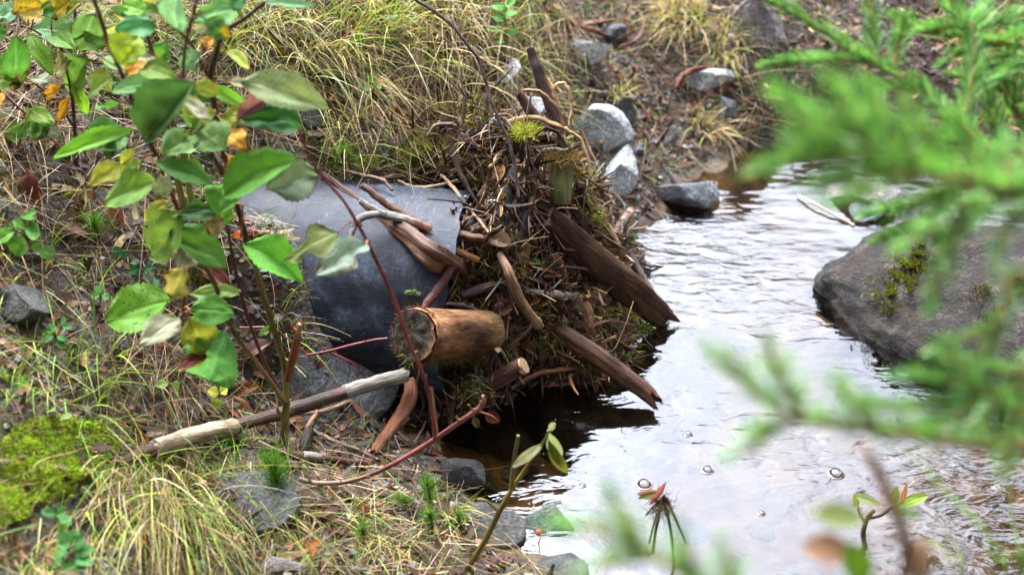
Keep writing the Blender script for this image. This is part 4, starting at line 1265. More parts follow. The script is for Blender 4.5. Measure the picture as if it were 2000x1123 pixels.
ROCKS = [
    ('pale angular stone at the back edge of the heap, below the grass tuft', 990, 163, 82, 66, 'rock_pale', 1, .3, .8),
    ('flat pale stone partly hidden behind the upright dark boards', 1003, 218, 90, 46, 'rock_pale', 2, .1, .7),
    ('white and grey stone beside the looped roots, second up from the water', 1168, 270, 100, 92, 'rock_pale', 3, -.3, .8),
    ('largest pale stone beside the water with a white top and dark base', 1210, 358, 104, 120, 'rock_pale', 4, .4, .8),
    ('blue grey rounded stone at the water edge right of the pale stones', 1332, 378, 112, 78, 'rock_blue', 5, -.2, .8),
    ('flat pale blue stone under the bent red root', 1385, 170, 88, 42, 'rock_pale', 6, .3, .7),
    ('blue grey stone among dry grass on the far gravel', 1226, 228, 50, 74, 'rock_blue', 7, .2, .8),
    ('bluish white stone at the far end of the gravel near the rusty roots', 1136, 102, 78, 46, 'rock_pale', 8, .1, .8),
    ('small blue black stone below the upright rusty root', 1208, 76, 44, 40, 'rock_blue', 9, .5, .8),
    ('large pinkish stone on the far bank by the spruce tip', 1492, 72, 108, 124, 'rock_pink', 10, .2, .7),
    ('dark blue stone at the water edge under the dry grass', 1422, 225, 58, 70, 'rock_blue', 12, .4, .8),
    ('small pinkish stone on the wet gravel above the blue grey stone', 1306, 276, 34, 44, 'rock_pink', 13, .1, .8),
    ('small pale pebble beside the white and grey stone', 1250, 298, 26, 26, 'rock_blue', 14, .7, .8),
    ('pale wet stone breaking the water beside the peeled stick', 1715, 420, 80, 26, 'rock_blue', 15, .2, .9),
    ('grey half drowned stone behind the peeled stick', 1690, 388, 120, 44, 'rock_pink', 16, .2, .9),
    ('dark squarish stone standing at the edge of the dark pool', 902, 912, 112, 120, 'rock_dark', 17, .15, .7),
    ('grey stone below the squarish stone at the near bank', 925, 1010, 150, 96, 'rock_dark', 18, -.2, .7),
    ('speckled rounded stone at the near water edge', 1058, 1012, 124, 92, 'rock_slab', 19, .3, .8),
    ('wet dark stone at the bottom edge by the water', 1085, 1100, 170, 70, 'rock_dark', 20, .1, .8),
    ('large grey slab lying below the pipe behind the birch branch', 610, 762, 230, 150, 'rock_slab', 21, .3, .9),
    ('grey slab half buried in dry grass at the lower left', 440, 958, 200, 110, 'rock_slab', 22, -.2, .8),
    ('pink and grey stone at the bottom edge among the grass', 565, 1103, 104, 76, 'rock_pink', 23, .3, .8),
    ('black lichen streaked stone at the left edge of the slope', 30, 602, 130, 64, 'rock_dark', 24, .1, .8),
    ('small white stone beside a brown leaf on the near bank', 645, 990, 46, 40, 'rock_pale', 25, .6, .8),
    ('small pale stone near the bottom edge by the near water', 1000, 1112, 40, 30, 'rock_pale', 26, .2, .9),
    ('grey stone under the dark curled leaves on the upper slope', 615, 245, 80, 70, 'rock_dark', 27, .2, .8),
    ('small white pebble at the left edge beside the moss', 10, 918, 26, 20, 'rock_pale', 28, .2, .9),
]
for k, (lb, x, y, w, h, m_, sd, rz, dp) in enumerate(ROCKS):
    slab = 'slab' in lb
    rock('stone', lb, x, y, w, h, m_, sd + 40, rz, dp, cuts=9, rough=.03, cutmin=.34, sub=5 if w > 60 else 4, lift=(-.03 if x < 500 else -.012) if slab else (-.022 if y > 800 else (-.018 if sd == 5 else .006)))

# the big wet boulder
b = thing('boulder', P(1800, 700, 0), 'big wet brown boulder with moss at the right edge of the stream', 'boulder')
bc = P(2075, 655, .01)
mb = MB(); rock_mesh(mb, bc + (0, .05, -.02), (.40, .27, .185), -.40, 205, 6, .075, 6, (.04, .0), cutmin=.74, taper=(.28, .30))
bo = mb.build('stone_body', 'rock_boulder', b, origin=bc)
bv = np.concatenate(mb.v); bf = mb.t[0]


def on_boulder(x, y):
    """nearest boulder point seen through a photograph point"""
    r = ray(x, y); r = r / np.linalg.norm(r)
    q = bv - CAM; tq = q @ r
    dd = np.linalg.norm(q - tq[:, None] * r, axis=1)
    near = dd < .012
    if not near.any(): near = dd < .05
    i = np.where(near)[0]
    if len(i) == 0: return bv[np.argmin(dd)]
    return bv[i[np.argmin(tq[i])]]


mb = MB()
for (x, y, w, n) in [(1750, 545, 38, 700), (1775, 515, 36, 700), (1800, 490, 36, 700), (1735, 575, 20, 300), (1930, 560, 34, 300), (1950, 600, 30, 300), (1830, 470, 30, 400), (1985, 545, 30, 300)]:
    c0 = on_boulder(x, y)
    wm = w * depth_of(c0) / FPX
    p = c0 + rng.normal(0, .5, (n, 3)) * wm * (1.1, .9, .3)
    dd = ((p[:, None, :2] - bv[None, ::7, :2]) ** 2).sum(2)
    top = bv[::7][np.argmin(dd - .0 * 1, 1)]
    p[:, 2] = np.maximum(top[:, 2], c0[2] - .02) + .002
    ribbons(mb, p, nrm(rng.normal(0, .6, (n, 3)) + (0, 0, .8)), rng.uniform(.005, .013, n), .0024, pick([C(120, 128, 40), C(90, 100, 34), C(140, 138, 56)] if x < 1900 else [C(100, 96, 46), C(84, 76, 40)], n), segs=2)
mb.build('moss_patch', 'moss', b, origin=bc)

# stones on the stream bed, seen through the water
for k in range(46):
    x, y = rng.uniform(960, 2050), rng.uniform(430, 1120)
    if k < 22: x, y = rng.uniform(930, 1230), rng.uniform(800, 1000)
    p = P(x, y, -.1)
    z = float(TG(p[0], p[1]))
    if z > -.035: continue
    s = rng.uniform(.012, .04)
    mb = MB(); rock_mesh(mb, (p[0], p[1], z + s * .1), (s, s * rng.uniform(.6, 1), s * .5), rng.uniform(0, 3), 300 + k, 7, .06, 3)
    tag(mb.build('bed_stone', ['rock_dark', 'rock_slab', 'rock_boulder'][k % 3]), 'brown stone lying on the stream bed under water', 'rock', 'stones on the stream bed')


# ================================================================== gravel and litter on the bank
def bank_points(n, box=(-1.25, 1.5, 1.0, 3.9), zmin=.012, test=None):
    P_ = []
    got = 0
    while got < n:
        x = rng.uniform(box[0], box[1], n * 2); y = rng.uniform(box[2], box[3], n * 2)
        z = TG(x, y)
        ok = (z > zmin) & ~in_pipe(x, y, z, .01) & (mound(x, y) < z + .01)
        p = np.stack([x, y, z], -1)[ok]
        px, py = proj(p)
        vis = (px > -160) & (px < 2100) & (py > -140) & (py < 1260)
        p, px, py = p[vis], px[vis], py[vis]
        if test is not None:
            k = test(px, py, p) > rng.random(len(p))
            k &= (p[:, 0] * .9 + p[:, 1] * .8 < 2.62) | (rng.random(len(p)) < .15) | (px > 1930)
            p = p[k]
        P_.append(p); got += len(p)
    return np.concatenate(P_)[:n]


def ground_normal(p, e=.012):
    dx = (TG(p[:, 0] + e, p[:, 1]) - TG(p[:, 0] - e, p[:, 1])) / (2 * e)
    dy = (TG(p[:, 0], p[:, 1] + e) - TG(p[:, 0], p[:, 1] - e)) / (2 * e)
    return nrm(np.stack([-dx, -dy, np.ones(len(p))], -1))


def gravel_density(px, py, p):
    g = .12 + .9 * (vn(p[:, 0] * 7, p[:, 1] * 7, seed=61) > .05)
    g = np.where(inpoly(px, py, [(430, 430), (560, 520), (720, 740), (640, 800), (480, 700), (420, 560)]), 1.6, g)
    g = np.where(inpoly(px, py, [(1180, 100), (1420, 120), (1420, 300), (1300, 420), (1180, 240)]), 1.0, g)
    g = np.where((px > 500) & (px < 1100) & (py < 250), g * .3, g)
    return g * .6


iv, it = ico(1)
mb = MB()
p = bank_points(9000, test=gravel_density)
n = len(p)
sc = np.clip(rng.gamma(2.2, .0013, n), .0012, .010)
sh = sc[:, None] * rng.uniform(.6, 1.15, (n, 3)) * (1, 1, .75)
v = p[:, None] + (iv[None] + .22 * rng.normal(size=(n,) + iv.shape)) * sh[:, None] + np.array((0, 0, .4)) * sc[:, None, None]
f = (it[None] + (np.arange(n) * len(iv))[:, None, None]).reshape(-1, 3)
cc = np.repeat(pick([C(118, 114, 112), C(84, 80, 80), C(160, 154, 150), C(96, 84, 74), C(200, 194, 188)], n, [.33, .3, .16, .16, .05], .18), len(iv), 0)
mb.add(v.reshape(-1, 3), cc, None, tris=f)
tag(mb.build('gravel', 'chip', smooth=False), 'grey gravel scattered over the bank', None, kind='stuff')

# bark crumbs and dead leaf scraps
mb = MB()
p = bank_points(9000); n = len(p); nn = ground_normal(p)
d = nrm(np.cross(nn, rng.normal(size=(n, 3)))); sd = nrm(np.cross(nn, d) + .35 * rng.normal(size=(n, 3)))
ribbons(mb, p + nn * .003, nrm(d + nn * rng.normal(.05, .2, (n, 1))), rng.gamma(2.5, .005, n) + .005, rng.gamma(2.5, .0022, n) + .002, pick([BROWN, DBROWN, RBROWN, UMBER, TAN, C(150, 100, 70)], n, [.25, .27, .15, .17, .06, .1], .22), bend=nn * rng.normal(.1, .3, (n, 1)), segs=4, tip=.4, side=sd, mid_w=1.5)
tag(mb.build('leaf_crumbs', 'chip'), 'brown leaf crumbs and bark scraps over the bank', None, kind='stuff')


# dry straws lying criss-cross
MOSS_POLY = [(-30, 895), (60, 845), (130, 828), (205, 845), (234, 880), (195, 912), (170, 935), (140, 970), (70, 990), (50, 1030), (-30, 1050)]


def straw_density(px, py, p):
    g = .35 + .7 * (vn(p[:, 0] * 4.5, p[:, 1] * 4.5, seed=71) + .5).clip(0, 1)
    g = np.where(inpoly(px, py, [(440, 0), (1100, 0), (1120, 130), (930, 230), (760, 240), (560, 170)]), 2.6, g)
    g = np.where(inpoly(px, py, [(180, 620), (420, 680), (420, 780), (180, 760)]), 1.5, g)
    g = np.where(inpoly(px, py, [(250, 900), (560, 880), (900, 1000), (860, 1123), (200, 1123)]), .8, g)
    g = np.where(inpoly(px, py, [(480, 680), (860, 840), (860, 960), (480, 900)]), .35, g)
    g = np.where(inpoly(px, py, [(430, 430), (560, 520), (720, 740), (640, 800), (480, 700), (420, 560)]), .25, g)
    g = np.where(inpoly(px, py, [(1180, 100), (1420, 120), (1420, 300), (1300, 420), (1180, 240)]), .35, g)
    g = np.where(inpoly(px, py, MOSS_POLY), .05, g)
    return g / 2.6


mb = MB()
p = bank_points(7000, test=straw_density); n = len(p); nn = ground_normal(p)
d = rng.normal(size=(n, 3)) * (1, 1, 0) + (.25, -.5, 0)
px, py = proj(p)
top = (px > 440) & (px < 1150) & (py < 260)
d = np.where(top[:, None], d * .6 + np.array((.7, -.9, 0)), d)
d = nrm(d - nn * (d * nn).sum(1, keepdims=True))
L = rng.gamma(3, .022, n) + .02
ribbons(mb, p + nn * rng.uniform(.002, .014, (n, 1)), nrm(d + nn * rng.normal(.08, .10, (n, 1))), L, rng.uniform(.0006, .0019, n), pick([STRAW, STRAW2, TAN, BROWN, PALE, C(150, 124, 80)], n, [.3, .14, .18, .16, .08, .14], .2),
        bend=rng.normal(0, .18, (n, 3)) * (1, 1, .4) + (0, 0, -.07), segs=5, tip=.3, colt=None)
tag(mb.build('dry_straw', 'straw'), 'dry straw lying criss-cross over the bank', None, kind='stuff')

# fallen needles and rusty stems: short thin
mb = MB()
p = bank_points(5000); n = len(p); nn = ground_normal(p)
d = nrm(np.cross(nn, rng.normal(size=(n, 3))))
prisms(mb, p + nn * .003, nrm(d + nn * rng.normal(.03, .12, (n, 1))), rng.gamma(2.5, .009, n) + .008, rng.uniform(.0004, .0011, n), pick([RBROWN, BROWN, DBROWN, C(150, 96, 56), UMBER, GREYB], n, None, .2), kink=.06)
tag(mb.build('needle_litter', 'chip'), 'brown needles and thin twigs littering the bank', None, kind='stuff')


# low living green: short grass and moss between the litter
def green_density(px, py, p):
    g = .25 + .9 * (vn(p[:, 0] * 5, p[:, 1] * 5, seed=81) > .15)
    g = np.where((px > 1150) & (px < 1450) & (py > 90), g * .15, g)
    g = np.where((py < 120) & (px < 1100), g * 1.7, g)
    g = np.where(inpoly(px, py, [(430, 430), (560, 520), (720, 740), (640, 800), (480, 700), (420, 560)]), .03, g)
    g = np.where(inpoly(px, py, MOSS_POLY), .02, g)
    return g / 2.2


mb = MB()
p = bank_points(8500, test=green_density); n = len(p)
d = nrm(rng.normal(0, .55, (n, 3)) + (0, -.15, 1.0)); L = rng.gamma(3, .011, n) + .012
c = pick([GREEN, C(140, 176, 60), C(176, 190, 84), C(96, 136, 52)], n, None, .18)
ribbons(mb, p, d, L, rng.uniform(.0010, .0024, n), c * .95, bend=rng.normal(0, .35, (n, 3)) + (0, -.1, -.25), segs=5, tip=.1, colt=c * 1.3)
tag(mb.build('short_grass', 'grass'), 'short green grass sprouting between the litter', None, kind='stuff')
mb = MB()
tp = bank_points(900, test=lambda px, py, p: np.where((px > 1180) & (px < 1450), .1, np.where((vn(p[:, 0] * 8, p[:, 1] * 8, seed=91) > .1), 1, .1)))
per = 24
p = np.repeat(tp, per, 0) + rng.normal(0, .009, (len(tp) * per, 3)) * (1, 1, .2); n = len(p)
mc = np.repeat(pick([OLIVE, C(136, 150, 54), C(110, 128, 48), C(130, 116, 60)], len(tp), None, .2), per, 0)
ribbons(mb, p, nrm(rng.normal(0, .6, (n, 3)) + (0, -.1, .8)), rng.uniform(.005, .014, n), rng.uniform(.0012, .0022, n), jit(mc, n), segs=2, colt=jit(mc * 1.3, n))
tag(mb.build('ground_moss', 'moss'), 'small moss tufts dotted over the bank', None, kind='stuff')


# ------------------------------------------------------------------ the bright moss cushion at the lower left
mb = MB()
poly = MOSS_POLY
p = bank_points(26000, box=(-.9, -.3, 1.15, 1.75), test=lambda px, py, p: inpoly(px, py, poly) * 1.0)
tp = p[:2600]; per = 20
hgt = .0 + .009 * (1 + vn(tp[:, 0] * 40, tp[:, 1] * 40, seed=101))
p = np.repeat(tp + np.stack([0 * hgt, 0 * hgt, hgt], -1), per, 0); n = len(p)
ang = rng.random(n) * 2 * math.pi; el = rng.uniform(.1, 1.2, n)
d = np.stack([np.cos(ang) * np.cos(el), np.sin(ang) * np.cos(el), np.sin(el)], -1)
mc = np.repeat(pick([C(160, 190, 50), C(180, 202, 54), C(134, 170, 44), C(150, 146, 60)], len(tp), [.34, .22, .24, .2], .2), per, 0)
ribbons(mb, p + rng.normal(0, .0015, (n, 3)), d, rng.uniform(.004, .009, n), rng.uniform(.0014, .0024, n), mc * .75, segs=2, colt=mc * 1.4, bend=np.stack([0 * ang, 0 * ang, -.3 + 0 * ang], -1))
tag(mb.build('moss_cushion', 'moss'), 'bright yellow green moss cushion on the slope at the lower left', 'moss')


# ------------------------------------------------------------------ grass tussocks, one thing each
def tussock(label, px, py, n, L, lean, cols, w=(.0012, .0028), spread=.03, droop=.5, group='grass tussocks on the bank', up=1.0, spl=.5):
    c0 = S(px, py, 0, ('t',))
    if py < 150 and px < 1100: n = int(n * .6)
    mb = MB()
    a = rng.random(n) * 2 * math.pi; r = np.sqrt(rng.random(n)) * spread
    p = np.stack([c0[0] + np.cos(a) * r, c0[1] + np.sin(a) * r, np.zeros(n)], -1)
    p[:, 2] = TG(p[:, 0], p[:, 1]) - .004
    d = nrm(np.stack([np.cos(a), np.sin(a), 0 * a], -1) * spl * rng.random((n, 1)) + np.asarray(lean) + np.array((0, 0, up)) + rng.normal(0, .24, (n, 3)))
    ls = L * rng.uniform(.45, 1.15, n)
    h = d * (1, 1, 0); h = h / (np.linalg.norm(h, axis=1, keepdims=True) + 1e-6)
    bend = h * rng.uniform(.0, .5, (n, 1)) + np.array((0, 0, -1.)) * (droop * rng.uniform(.4, 1.3, (n, 1))) + rng.normal(0, .08, (n, 3))
    c = pick(cols, n, None, .16) * 1.22
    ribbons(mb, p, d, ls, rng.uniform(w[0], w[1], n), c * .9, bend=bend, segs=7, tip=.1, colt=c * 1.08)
    return tag(mb.build('grass_tussock', 'grass', origin=c0), label, 'grass', group)


G1, G2, G3 = C(126, 176, 48), C(172, 198, 70), C(206, 206, 100)
T = [
    ('straw tussock at the lower edge between the slab and the pink grey stone', 500, 1020, 110, .13, (.2, -.6, 0), [STRAW, TAN, STRAW2, G2], .05, .9),
    ('thin straw clump below the moss cushion', 190, 990, 60, .14, (.2, -.6, 0), [STRAW, TAN, G2, G3], .04, .9),
    ('loose straw and green clump on the near bank right of the slab', 640, 1050, 70, .12, (.25, -.5, 0), [STRAW, G1, TAN, G2], .05, .8),
    ('fresh green clump on the middle slope left of the clover', 120, 740, 50, .12, (.2, -.3, 0), [G1, G2], .05, .7),
    ('fresh green clump on the slope under the yellowing sapling', 90, 540, 60, .11, (.2, -.3, 0), [G1, G2, STRAW], .06, .7),
    ('flattened pale straw tussock right above the heap by the arching twig', 930, 130, 160, .12, (.2, -.6, 0), [STRAW, STRAW2, TAN], .06, .9),
    ('flattened straw tussock on the slope left of the pale reeds', 740, 110, 170, .14, (.4, -.6, 0), [STRAW, STRAW2, TAN, G3], .07, .9),
    ('yellow green grass tuft on the back bank left of the rusty roots', 1010, 100, 190, .17, (.35, -.3, 0), [G2, G3, STRAW2, STRAW], .05, .6),
    ('dense straw tussock on the bank top beneath the arching dark twig', 880, 70, 300, .17, (.25, -.6, 0), [STRAW, STRAW2, TAN, STRAW2], .08, .8),
    ('green and straw tussock on the upper slope behind the willow leaves', 640, 70, 200, .16, (.25, -.35, 0), [G1, G2, G3, STRAW, STRAW2], .06, .6),
    ('straw tussock hanging over the bank left of the green and straw tussock', 560, 100, 150, .15, (.4, -.5, 0), [STRAW, STRAW2, G3], .05, .8),
    ('fine green grass clump at the upper edge above the big pale leaf', 720, 20, 160, .15, (.2, -.2, 0), [G1, G2, G3], .06, .5),
    ('pale grass clump at the upper edge left of the arching twig', 780, 30, 150, .14, (.3, -.4, 0), [G2, G3, STRAW2], .06, .6),
    ('straw grass tuft on the far bank above the gravel', 1330, 30, 190, .16, (-.25, -.35, 0), [STRAW, STRAW2, TAN, G3], .05, .8),
    ('long grass tuft hanging beside the pinkish far stone', 1420, 90, 130, .15, (.0, -.45, -.1), [STRAW, G2, TAN, STRAW2], .04, .9),
    ('small dry grass tuft at the far water edge', 1375, 245, 90, .10, (.15, -.3, 0), [STRAW, STRAW2, G3, TAN], .03, .8),
    ('thin dry tuft drooping over the blue grey stone on the gravel', 1206, 190, 50, .10, (.05, -.35, 0), [STRAW2, STRAW, G3], .015, .9),
    ('dry grass clump on the far bank at the upper right corner', 1985, 200, 120, .15, (-.25, -.3, 0), [STRAW, TAN, BROWN, G3], .06, .7),
    ('dark straw clump behind the spruce tips on the far bank', 1900, 90, 100, .14, (-.2, -.3, 0), [STRAW, TAN, G2], .06, .7),
    ('long straw and green tussock spilling down the lower left slope', 315, 945, 250, .19, (.10, -.75, 0), [STRAW, STRAW2, TAN, G2, G3, G1], .06, .9),
    ('straw tussock at the bottom edge below the long spilling tussock', 330, 1020, 130, .15, (.15, -.6, 0), [STRAW, TAN, G2, BROWN], .05, .9),
    ('sparse bright green tuft beside the fallen birch branch', 455, 870, 26, .13, (-.05, -.5, 0), [G1, G2], .008, .8),
    ('brown dead grass mat below the spotted willow leaves', 300, 680, 150, .10, (.15, -.5, 0), [C(150, 116, 76), BROWN, STRAW], .06, 1.0),
    ('green grass tuft at the upper left corner behind the sapling', 40, 30, 120, .12, (.2, -.3, 0), [G1, G2, G3], .06, .6),
    ('grass tuft at the upper edge behind the red stem', 250, 40, 120, .12, (.3, -.3, 0), [G1, G2, G3, STRAW], .06, .6),
    ('grass tuft at the upper edge between the willow stems', 440, 60, 130, .13, (.3, -.3, 0), [G1, G2, G3, STRAW], .05, .6),
    ('thin green tuft by the near stones at the pool', 720, 1010, 30, .10, (.1, -.4, 0), [G1, G2, STRAW], .02, .8),
    ('straw tuft at the bottom edge near the red berry', 760, 1080, 60, .10, (.1, -.5, 0), [STRAW, TAN, G2], .03, .8),
    ('short mixed tuft on the near bank above the speckled stone', 870, 1010, 50, .09, (.05, -.4, 0), [STRAW, G2, G1, TAN], .03, .8),
    ('pale grass sprig at the foot of the pipe', 560, 655, 40, .09, (.35, -.35, 0), [G3, STRAW2, G2], .02, .8),
    ('narrow straw wisp behind the pipe top', 690, 260, 40, .10, (.1, -.4, 0), [STRAW, G3], .03, .7),
    ('green grass tuft on the left edge of the slope', 20, 760, 30, .12, (.05, -.3, 0), [G1, G2], .02, .7),
    ('mixed grass tuft at the bottom left corner', 60, 1090, 50, .12, (.2, -.4, 0), [G1, STRAW, G2], .03, .8),
    ('fine grass tuft beside the clover on the middle slope', 190, 700, 26, .11, (.1, -.3, 0), [G1, G2], .03, .6),
]
for (lb, x, y, n, L, lean, cols, sp, dr) in T:
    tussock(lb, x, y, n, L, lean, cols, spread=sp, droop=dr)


def blade(label, pts, wpx, col, name='tall_grass', mat='grass'):
    D = [hit(pts[0][0], pts[0][1], ('t', 'w', 'm', 'p')) - pts[0][2]]
    base = PD(pts[0][0], pts[0][1], D[0])
    P3 = []
    for x, y, l in pts:
        P3.append(PD(x, y, hit(x, y) - l) if l is not None else None)
    d0, d1 = depth_of(P3[0]), depth_of(P3[-1])
    for k, q in enumerate(P3):
        if q is None: P3[k] = PD(pts[k][0], pts[k][1], d0 + (d1 - d0) * k / (len(pts) - 1))
    mb = MB()
    tube(mb, P3, [wpx * depth_of(q) / FPX * .5 * (1 - .6 * i / len(P3)) for i, q in enumerate(P3)], col, n=6, per=8, flat=.25, rough=.02)
    return tag(mb.build(name, mat), label, 'grass')


blade('long arching green blade crossing above the big pale leaf', [(668, 90, .02), (740, 76, .06), (830, 92, None), (900, 140, None), (950, 190, .02)], 8, G2)
blade('lower green blade running down to the heap from the slope', [(690, 122, .02), (760, 135, .04), (800, 160, None), (840, 196, .01)], 5, C(150, 176, 90))
blade('tall upright green blade left of the spotted leaf', [(186, 690, .0), (184, 600, .05), (183, 560, .08)], 4, G1)
blade('green blade rising across the left slope', [(100, 800, .01), (175, 770, .04), (240, 730, .06), (300, 730, .06)], 6, G2)
blade('pale dead stalk crossing the birch branch by the willow stem', [(565, 905, .02), (540, 830, .06), (515, 770, .08), (490, 740, .08)], 4, STRAW2, 'dry_stalk', 'straw')
blade('tan dead stalk leaning left over the moss cushion', [(62, 960, .0), (72, 905, .04), (150, 880, .06)], 3, STRAW, 'dry_stalk', 'straw')
blade('grey dead stalk standing at the left edge beneath the red stem', [(82, 450, .0), (95, 400, .03), (101, 350, .06)], 5, C(170, 150, 124), 'dry_stalk', 'straw')
blade('tan dead stalk hanging in front of the mossy log end', [(712, 820, .02), (690, 730, None), (672, 800, .04)], 2, STRAW2, 'dry_stalk', 'straw')


# ------------------------------------------------------------------ small plants
def sprig(mb, base, d, L, n, nl, cols, nw=.0009, stem=None, ang=.9, tipup=.0):
    d = nrm(d)
    t = rng.random(n) ** .8
    r = nrm(np.cross(d, rng.normal(size=(n, 3))))
    al = ang * rng.uniform(.75, 1.15, n) * (1 - .55 * t)
    dd = d * np.cos(al)[:, None] + r * np.sin(al)[:, None] + (0, 0, tipup)
    c = pick(cols, n, None, .12)
    ribbons(mb, base + d * (t * L)[:, None], nrm(dd), nl * rng.uniform(.75, 1.15, n), nw, c * .75, segs=2, tip=.25, colt=c * 1.15, bend=rng.normal(0, .12, (n, 3)))


def pine_seedling(label, px, py, tipx, tipy, hgt, n=260, nl=.032):
    c0 = S(px, py, .0, ('t', 'w'))
    e = PD(tipx, tipy, depth_of(c0) - .02)
    b = thing('pine_seedling', c0, label, 'seedling', 'pine seedlings on the near bank')
    mb = MB(); tube(mb, [c0, (c0 + e) / 2, e], [.0022, .002, .0012], C(120, 96, 60), n=6); mb.build('stem', 'stem', b, origin=c0)
    mb = MB(); sprig(mb, c0 + (e - c0) * .15, e - c0, np.linalg.norm(e - c0) * .95, n, nl, [C(112, 170, 56), C(140, 190, 72), C(90, 150, 56)], .0012)
    mb.build('needles', 'needle', b, origin=c0)


pine_seedling('bushy bright pine seedling in front of the birch branch', 548, 985, 535, 915, .05, 420, .036)
pine_seedling('pine seedling by the near grey stone', 842, 985, 836, 950, .05, 150, .026)
pine_seedling('low flat pine seedling left of the near grey stone', 820, 985, 785, 975, .05, 140, .022)
pine_seedling('pine seedling on the near bank above the red berry', 845, 1030, 840, 1005, .05, 150, .022)
pine_seedling('tiny pine seedling on the middle slope beside the pale leaf', 195, 465, 185, 440, .05, 150, .03)
pine_seedling('small pine seedling at the bottom of the near bank', 715, 1060, 708, 1035, .05, 140, .022)
pine_seedling('dull pine seedling below the pipe moss cushion', 665, 315, 668, 298, .04, 130, .02)
pine_seedling('tiny pine seedling at the bottom edge beside the red berry', 900, 1030, 895, 1008, .04, 110, .02)


def leafy(label, name, cat, px, py, leaves, col, stemcol=C(120, 84, 60), mat='leaf', group=None, edge=None, lift=.03, spots=0.0, shape=1.0, fold=.15):
    """small plant: leaves given as (base x, base y, tip x, tip y, width px)"""
    c0 = S(px, py, .0, ('t', 'w'))
    d0 = depth_of(c0)
    b = thing(name, c0, label, cat, group)
    mb = MB(); used_ = False
    for k, (bx, by, tx, ty, w) in enumerate(leaves):
        d = d0 - lift - rng.uniform(0, .012)
        B, E = PD(bx, by, d), PD(tx, ty, d - rng.normal(.0, .008))
        tube(mb, [c0, (c0 + B) / 2 + (0, 0, .004), B], [.0011, .001, .0007], stemcol, n=5, per=4)
        lm = MB()
        leaf_mesh(lm, B, E, w * d / FPX * 1.1, nrm(CAM - B) + np.array((0, .3, .7)) + rng.normal(0, .25, 3), jit(col, 1, .12)[0], edge, .5 if edge is not None else 0, spots, seed=k * 7 + int(px), nu=10, nv=6, shape=shape, fold=fold)
        lm.build('leaf', mat, b, origin=B)
    mb.build('stem', 'stem', b, origin=c0)
    return b


LING = C(84, 150, 74)
leafy('clump of glossy oval leaved plant at the bottom left edge', 'lingonberry_plant', 'plant', 135, 1085, [(140, 1065, 110, 1060, 24), (140, 1070, 165, 1045, 26), (135, 1080, 100, 1085, 22), (150, 1080, 185, 1070, 26), (150, 1090, 178, 1100, 24), (140, 1095, 120, 1115, 24), (150, 1095, 155, 1118, 26), (140, 1060, 150, 1032, 22), (130, 1055, 118, 1038, 18), (145, 1085, 160, 1070, 22), (125, 1100, 98, 1100, 20)], LING, lift=.05, shape=.9)
leafy('oval leaved sprig just above the bottom left leaf clump', 'lingonberry_plant', 'plant', 115, 1020, [(110, 1005, 80, 996, 20), (110, 1005, 130, 998, 22), (115, 1010, 140, 1022, 20), (118, 1015, 128, 1040, 24)], LING, lift=.04)
leafy('low oval leaved sprig on the left slope under the pale straws', 'lingonberry_plant', 'plant', 110, 668, [(105, 650, 78, 648, 14), (105, 648, 98, 630, 14), (105, 655, 82, 668, 14), (112, 655, 128, 664, 14), (122, 640, 142, 636, 12), (122, 636, 124, 618, 10), (110, 665, 122, 680, 12)], LING, lift=.03)
leafy('dark green oval leaved sprig beside the big spotted leaf', 'lingonberry_plant', 'plant', 275, 540, [(275, 525, 248, 532, 18), (275, 530, 262, 550, 18), (280, 528, 298, 520, 16), (280, 535, 300, 548, 16), (270, 515, 255, 510, 14), (290, 545, 310, 555, 16), (232, 500, 226, 480, 16), (236, 505, 250, 490, 14)], C(56, 118, 62), lift=.03)
leafy('three leaved clover on the left slope beside the spotted leaf', 'clover', 'plant', 196, 590, [(196, 574, 190, 556, 18), (196, 576, 178, 580, 16), (198, 577, 214, 582, 16)], C(120, 176, 84), lift=.03, shape=1.2)
leafy('birch seedling with toothed round leaves at the left edge', 'birch_seedling', 'seedling', 60, 478, [(50, 450, 28, 428, 34), (48, 452, 80, 455, 44), (44, 458, 28, 500, 46), (30, 450, -8, 470, 34), (70, 470, 75, 495, 22), (85, 480, 98, 505, 30), (70, 430, 40, 420, 14), (40, 425, 70, 412, 16)], C(104, 160, 62), lift=.05, shape=1.15)
leafy('small raspberry seedling with yellow green leaves by the curled brown leaf', 'raspberry_seedling', 'seedling', 425, 800, [(428, 770, 405, 762, 22), (430, 768, 444, 758, 22), (425, 775, 420, 800, 22)], C(170, 188, 60), lift=.03, shape=1.1)
leafy('small pale round leaf pair on the left slope above the moss', 'violet_plant', 'plant', 92, 800, [(88, 800, 68, 808, 20), (90, 805, 104, 800, 24), (120, 815, 136, 812, 18)], C(140, 176, 100), lift=.02, shape=1.3)
leafy('pale green seedling leaf pair below the big bluish leaf', 'violet_plant', 'plant', 330, 765, [(335, 750, 352, 768, 34), (330, 748, 304, 752, 16)], C(150, 184, 90), lift=.04, shape=1.1)
leafy('small green leaf trio on the upper slope above the pipe', 'violet_plant', 'plant', 728, 178, [(730, 168, 726, 142, 16), (728, 170, 710, 172, 18), (732, 172, 746, 168, 14)], C(126, 190, 70), lift=.02, shape=1.1)
leafy('orange leaved low sprig at the bottom centre', 'blueberry_sprig', 'plant', 606, 1060, [(605, 1056, 590, 1072, 12), (608, 1058, 614, 1088, 15), (610, 1055, 628, 1064, 12)], C(190, 112, 52), lift=.02, mat='dead')
leafy('small green seedling on the far gravel above the pale stones', 'violet_plant', 'plant', 1130, 182, [(1130, 178, 1112, 170, 10), (1132, 180, 1140, 190, 10), (1125, 185, 1112, 190, 10)], C(120, 190, 70), lift=.015, shape=1.2)
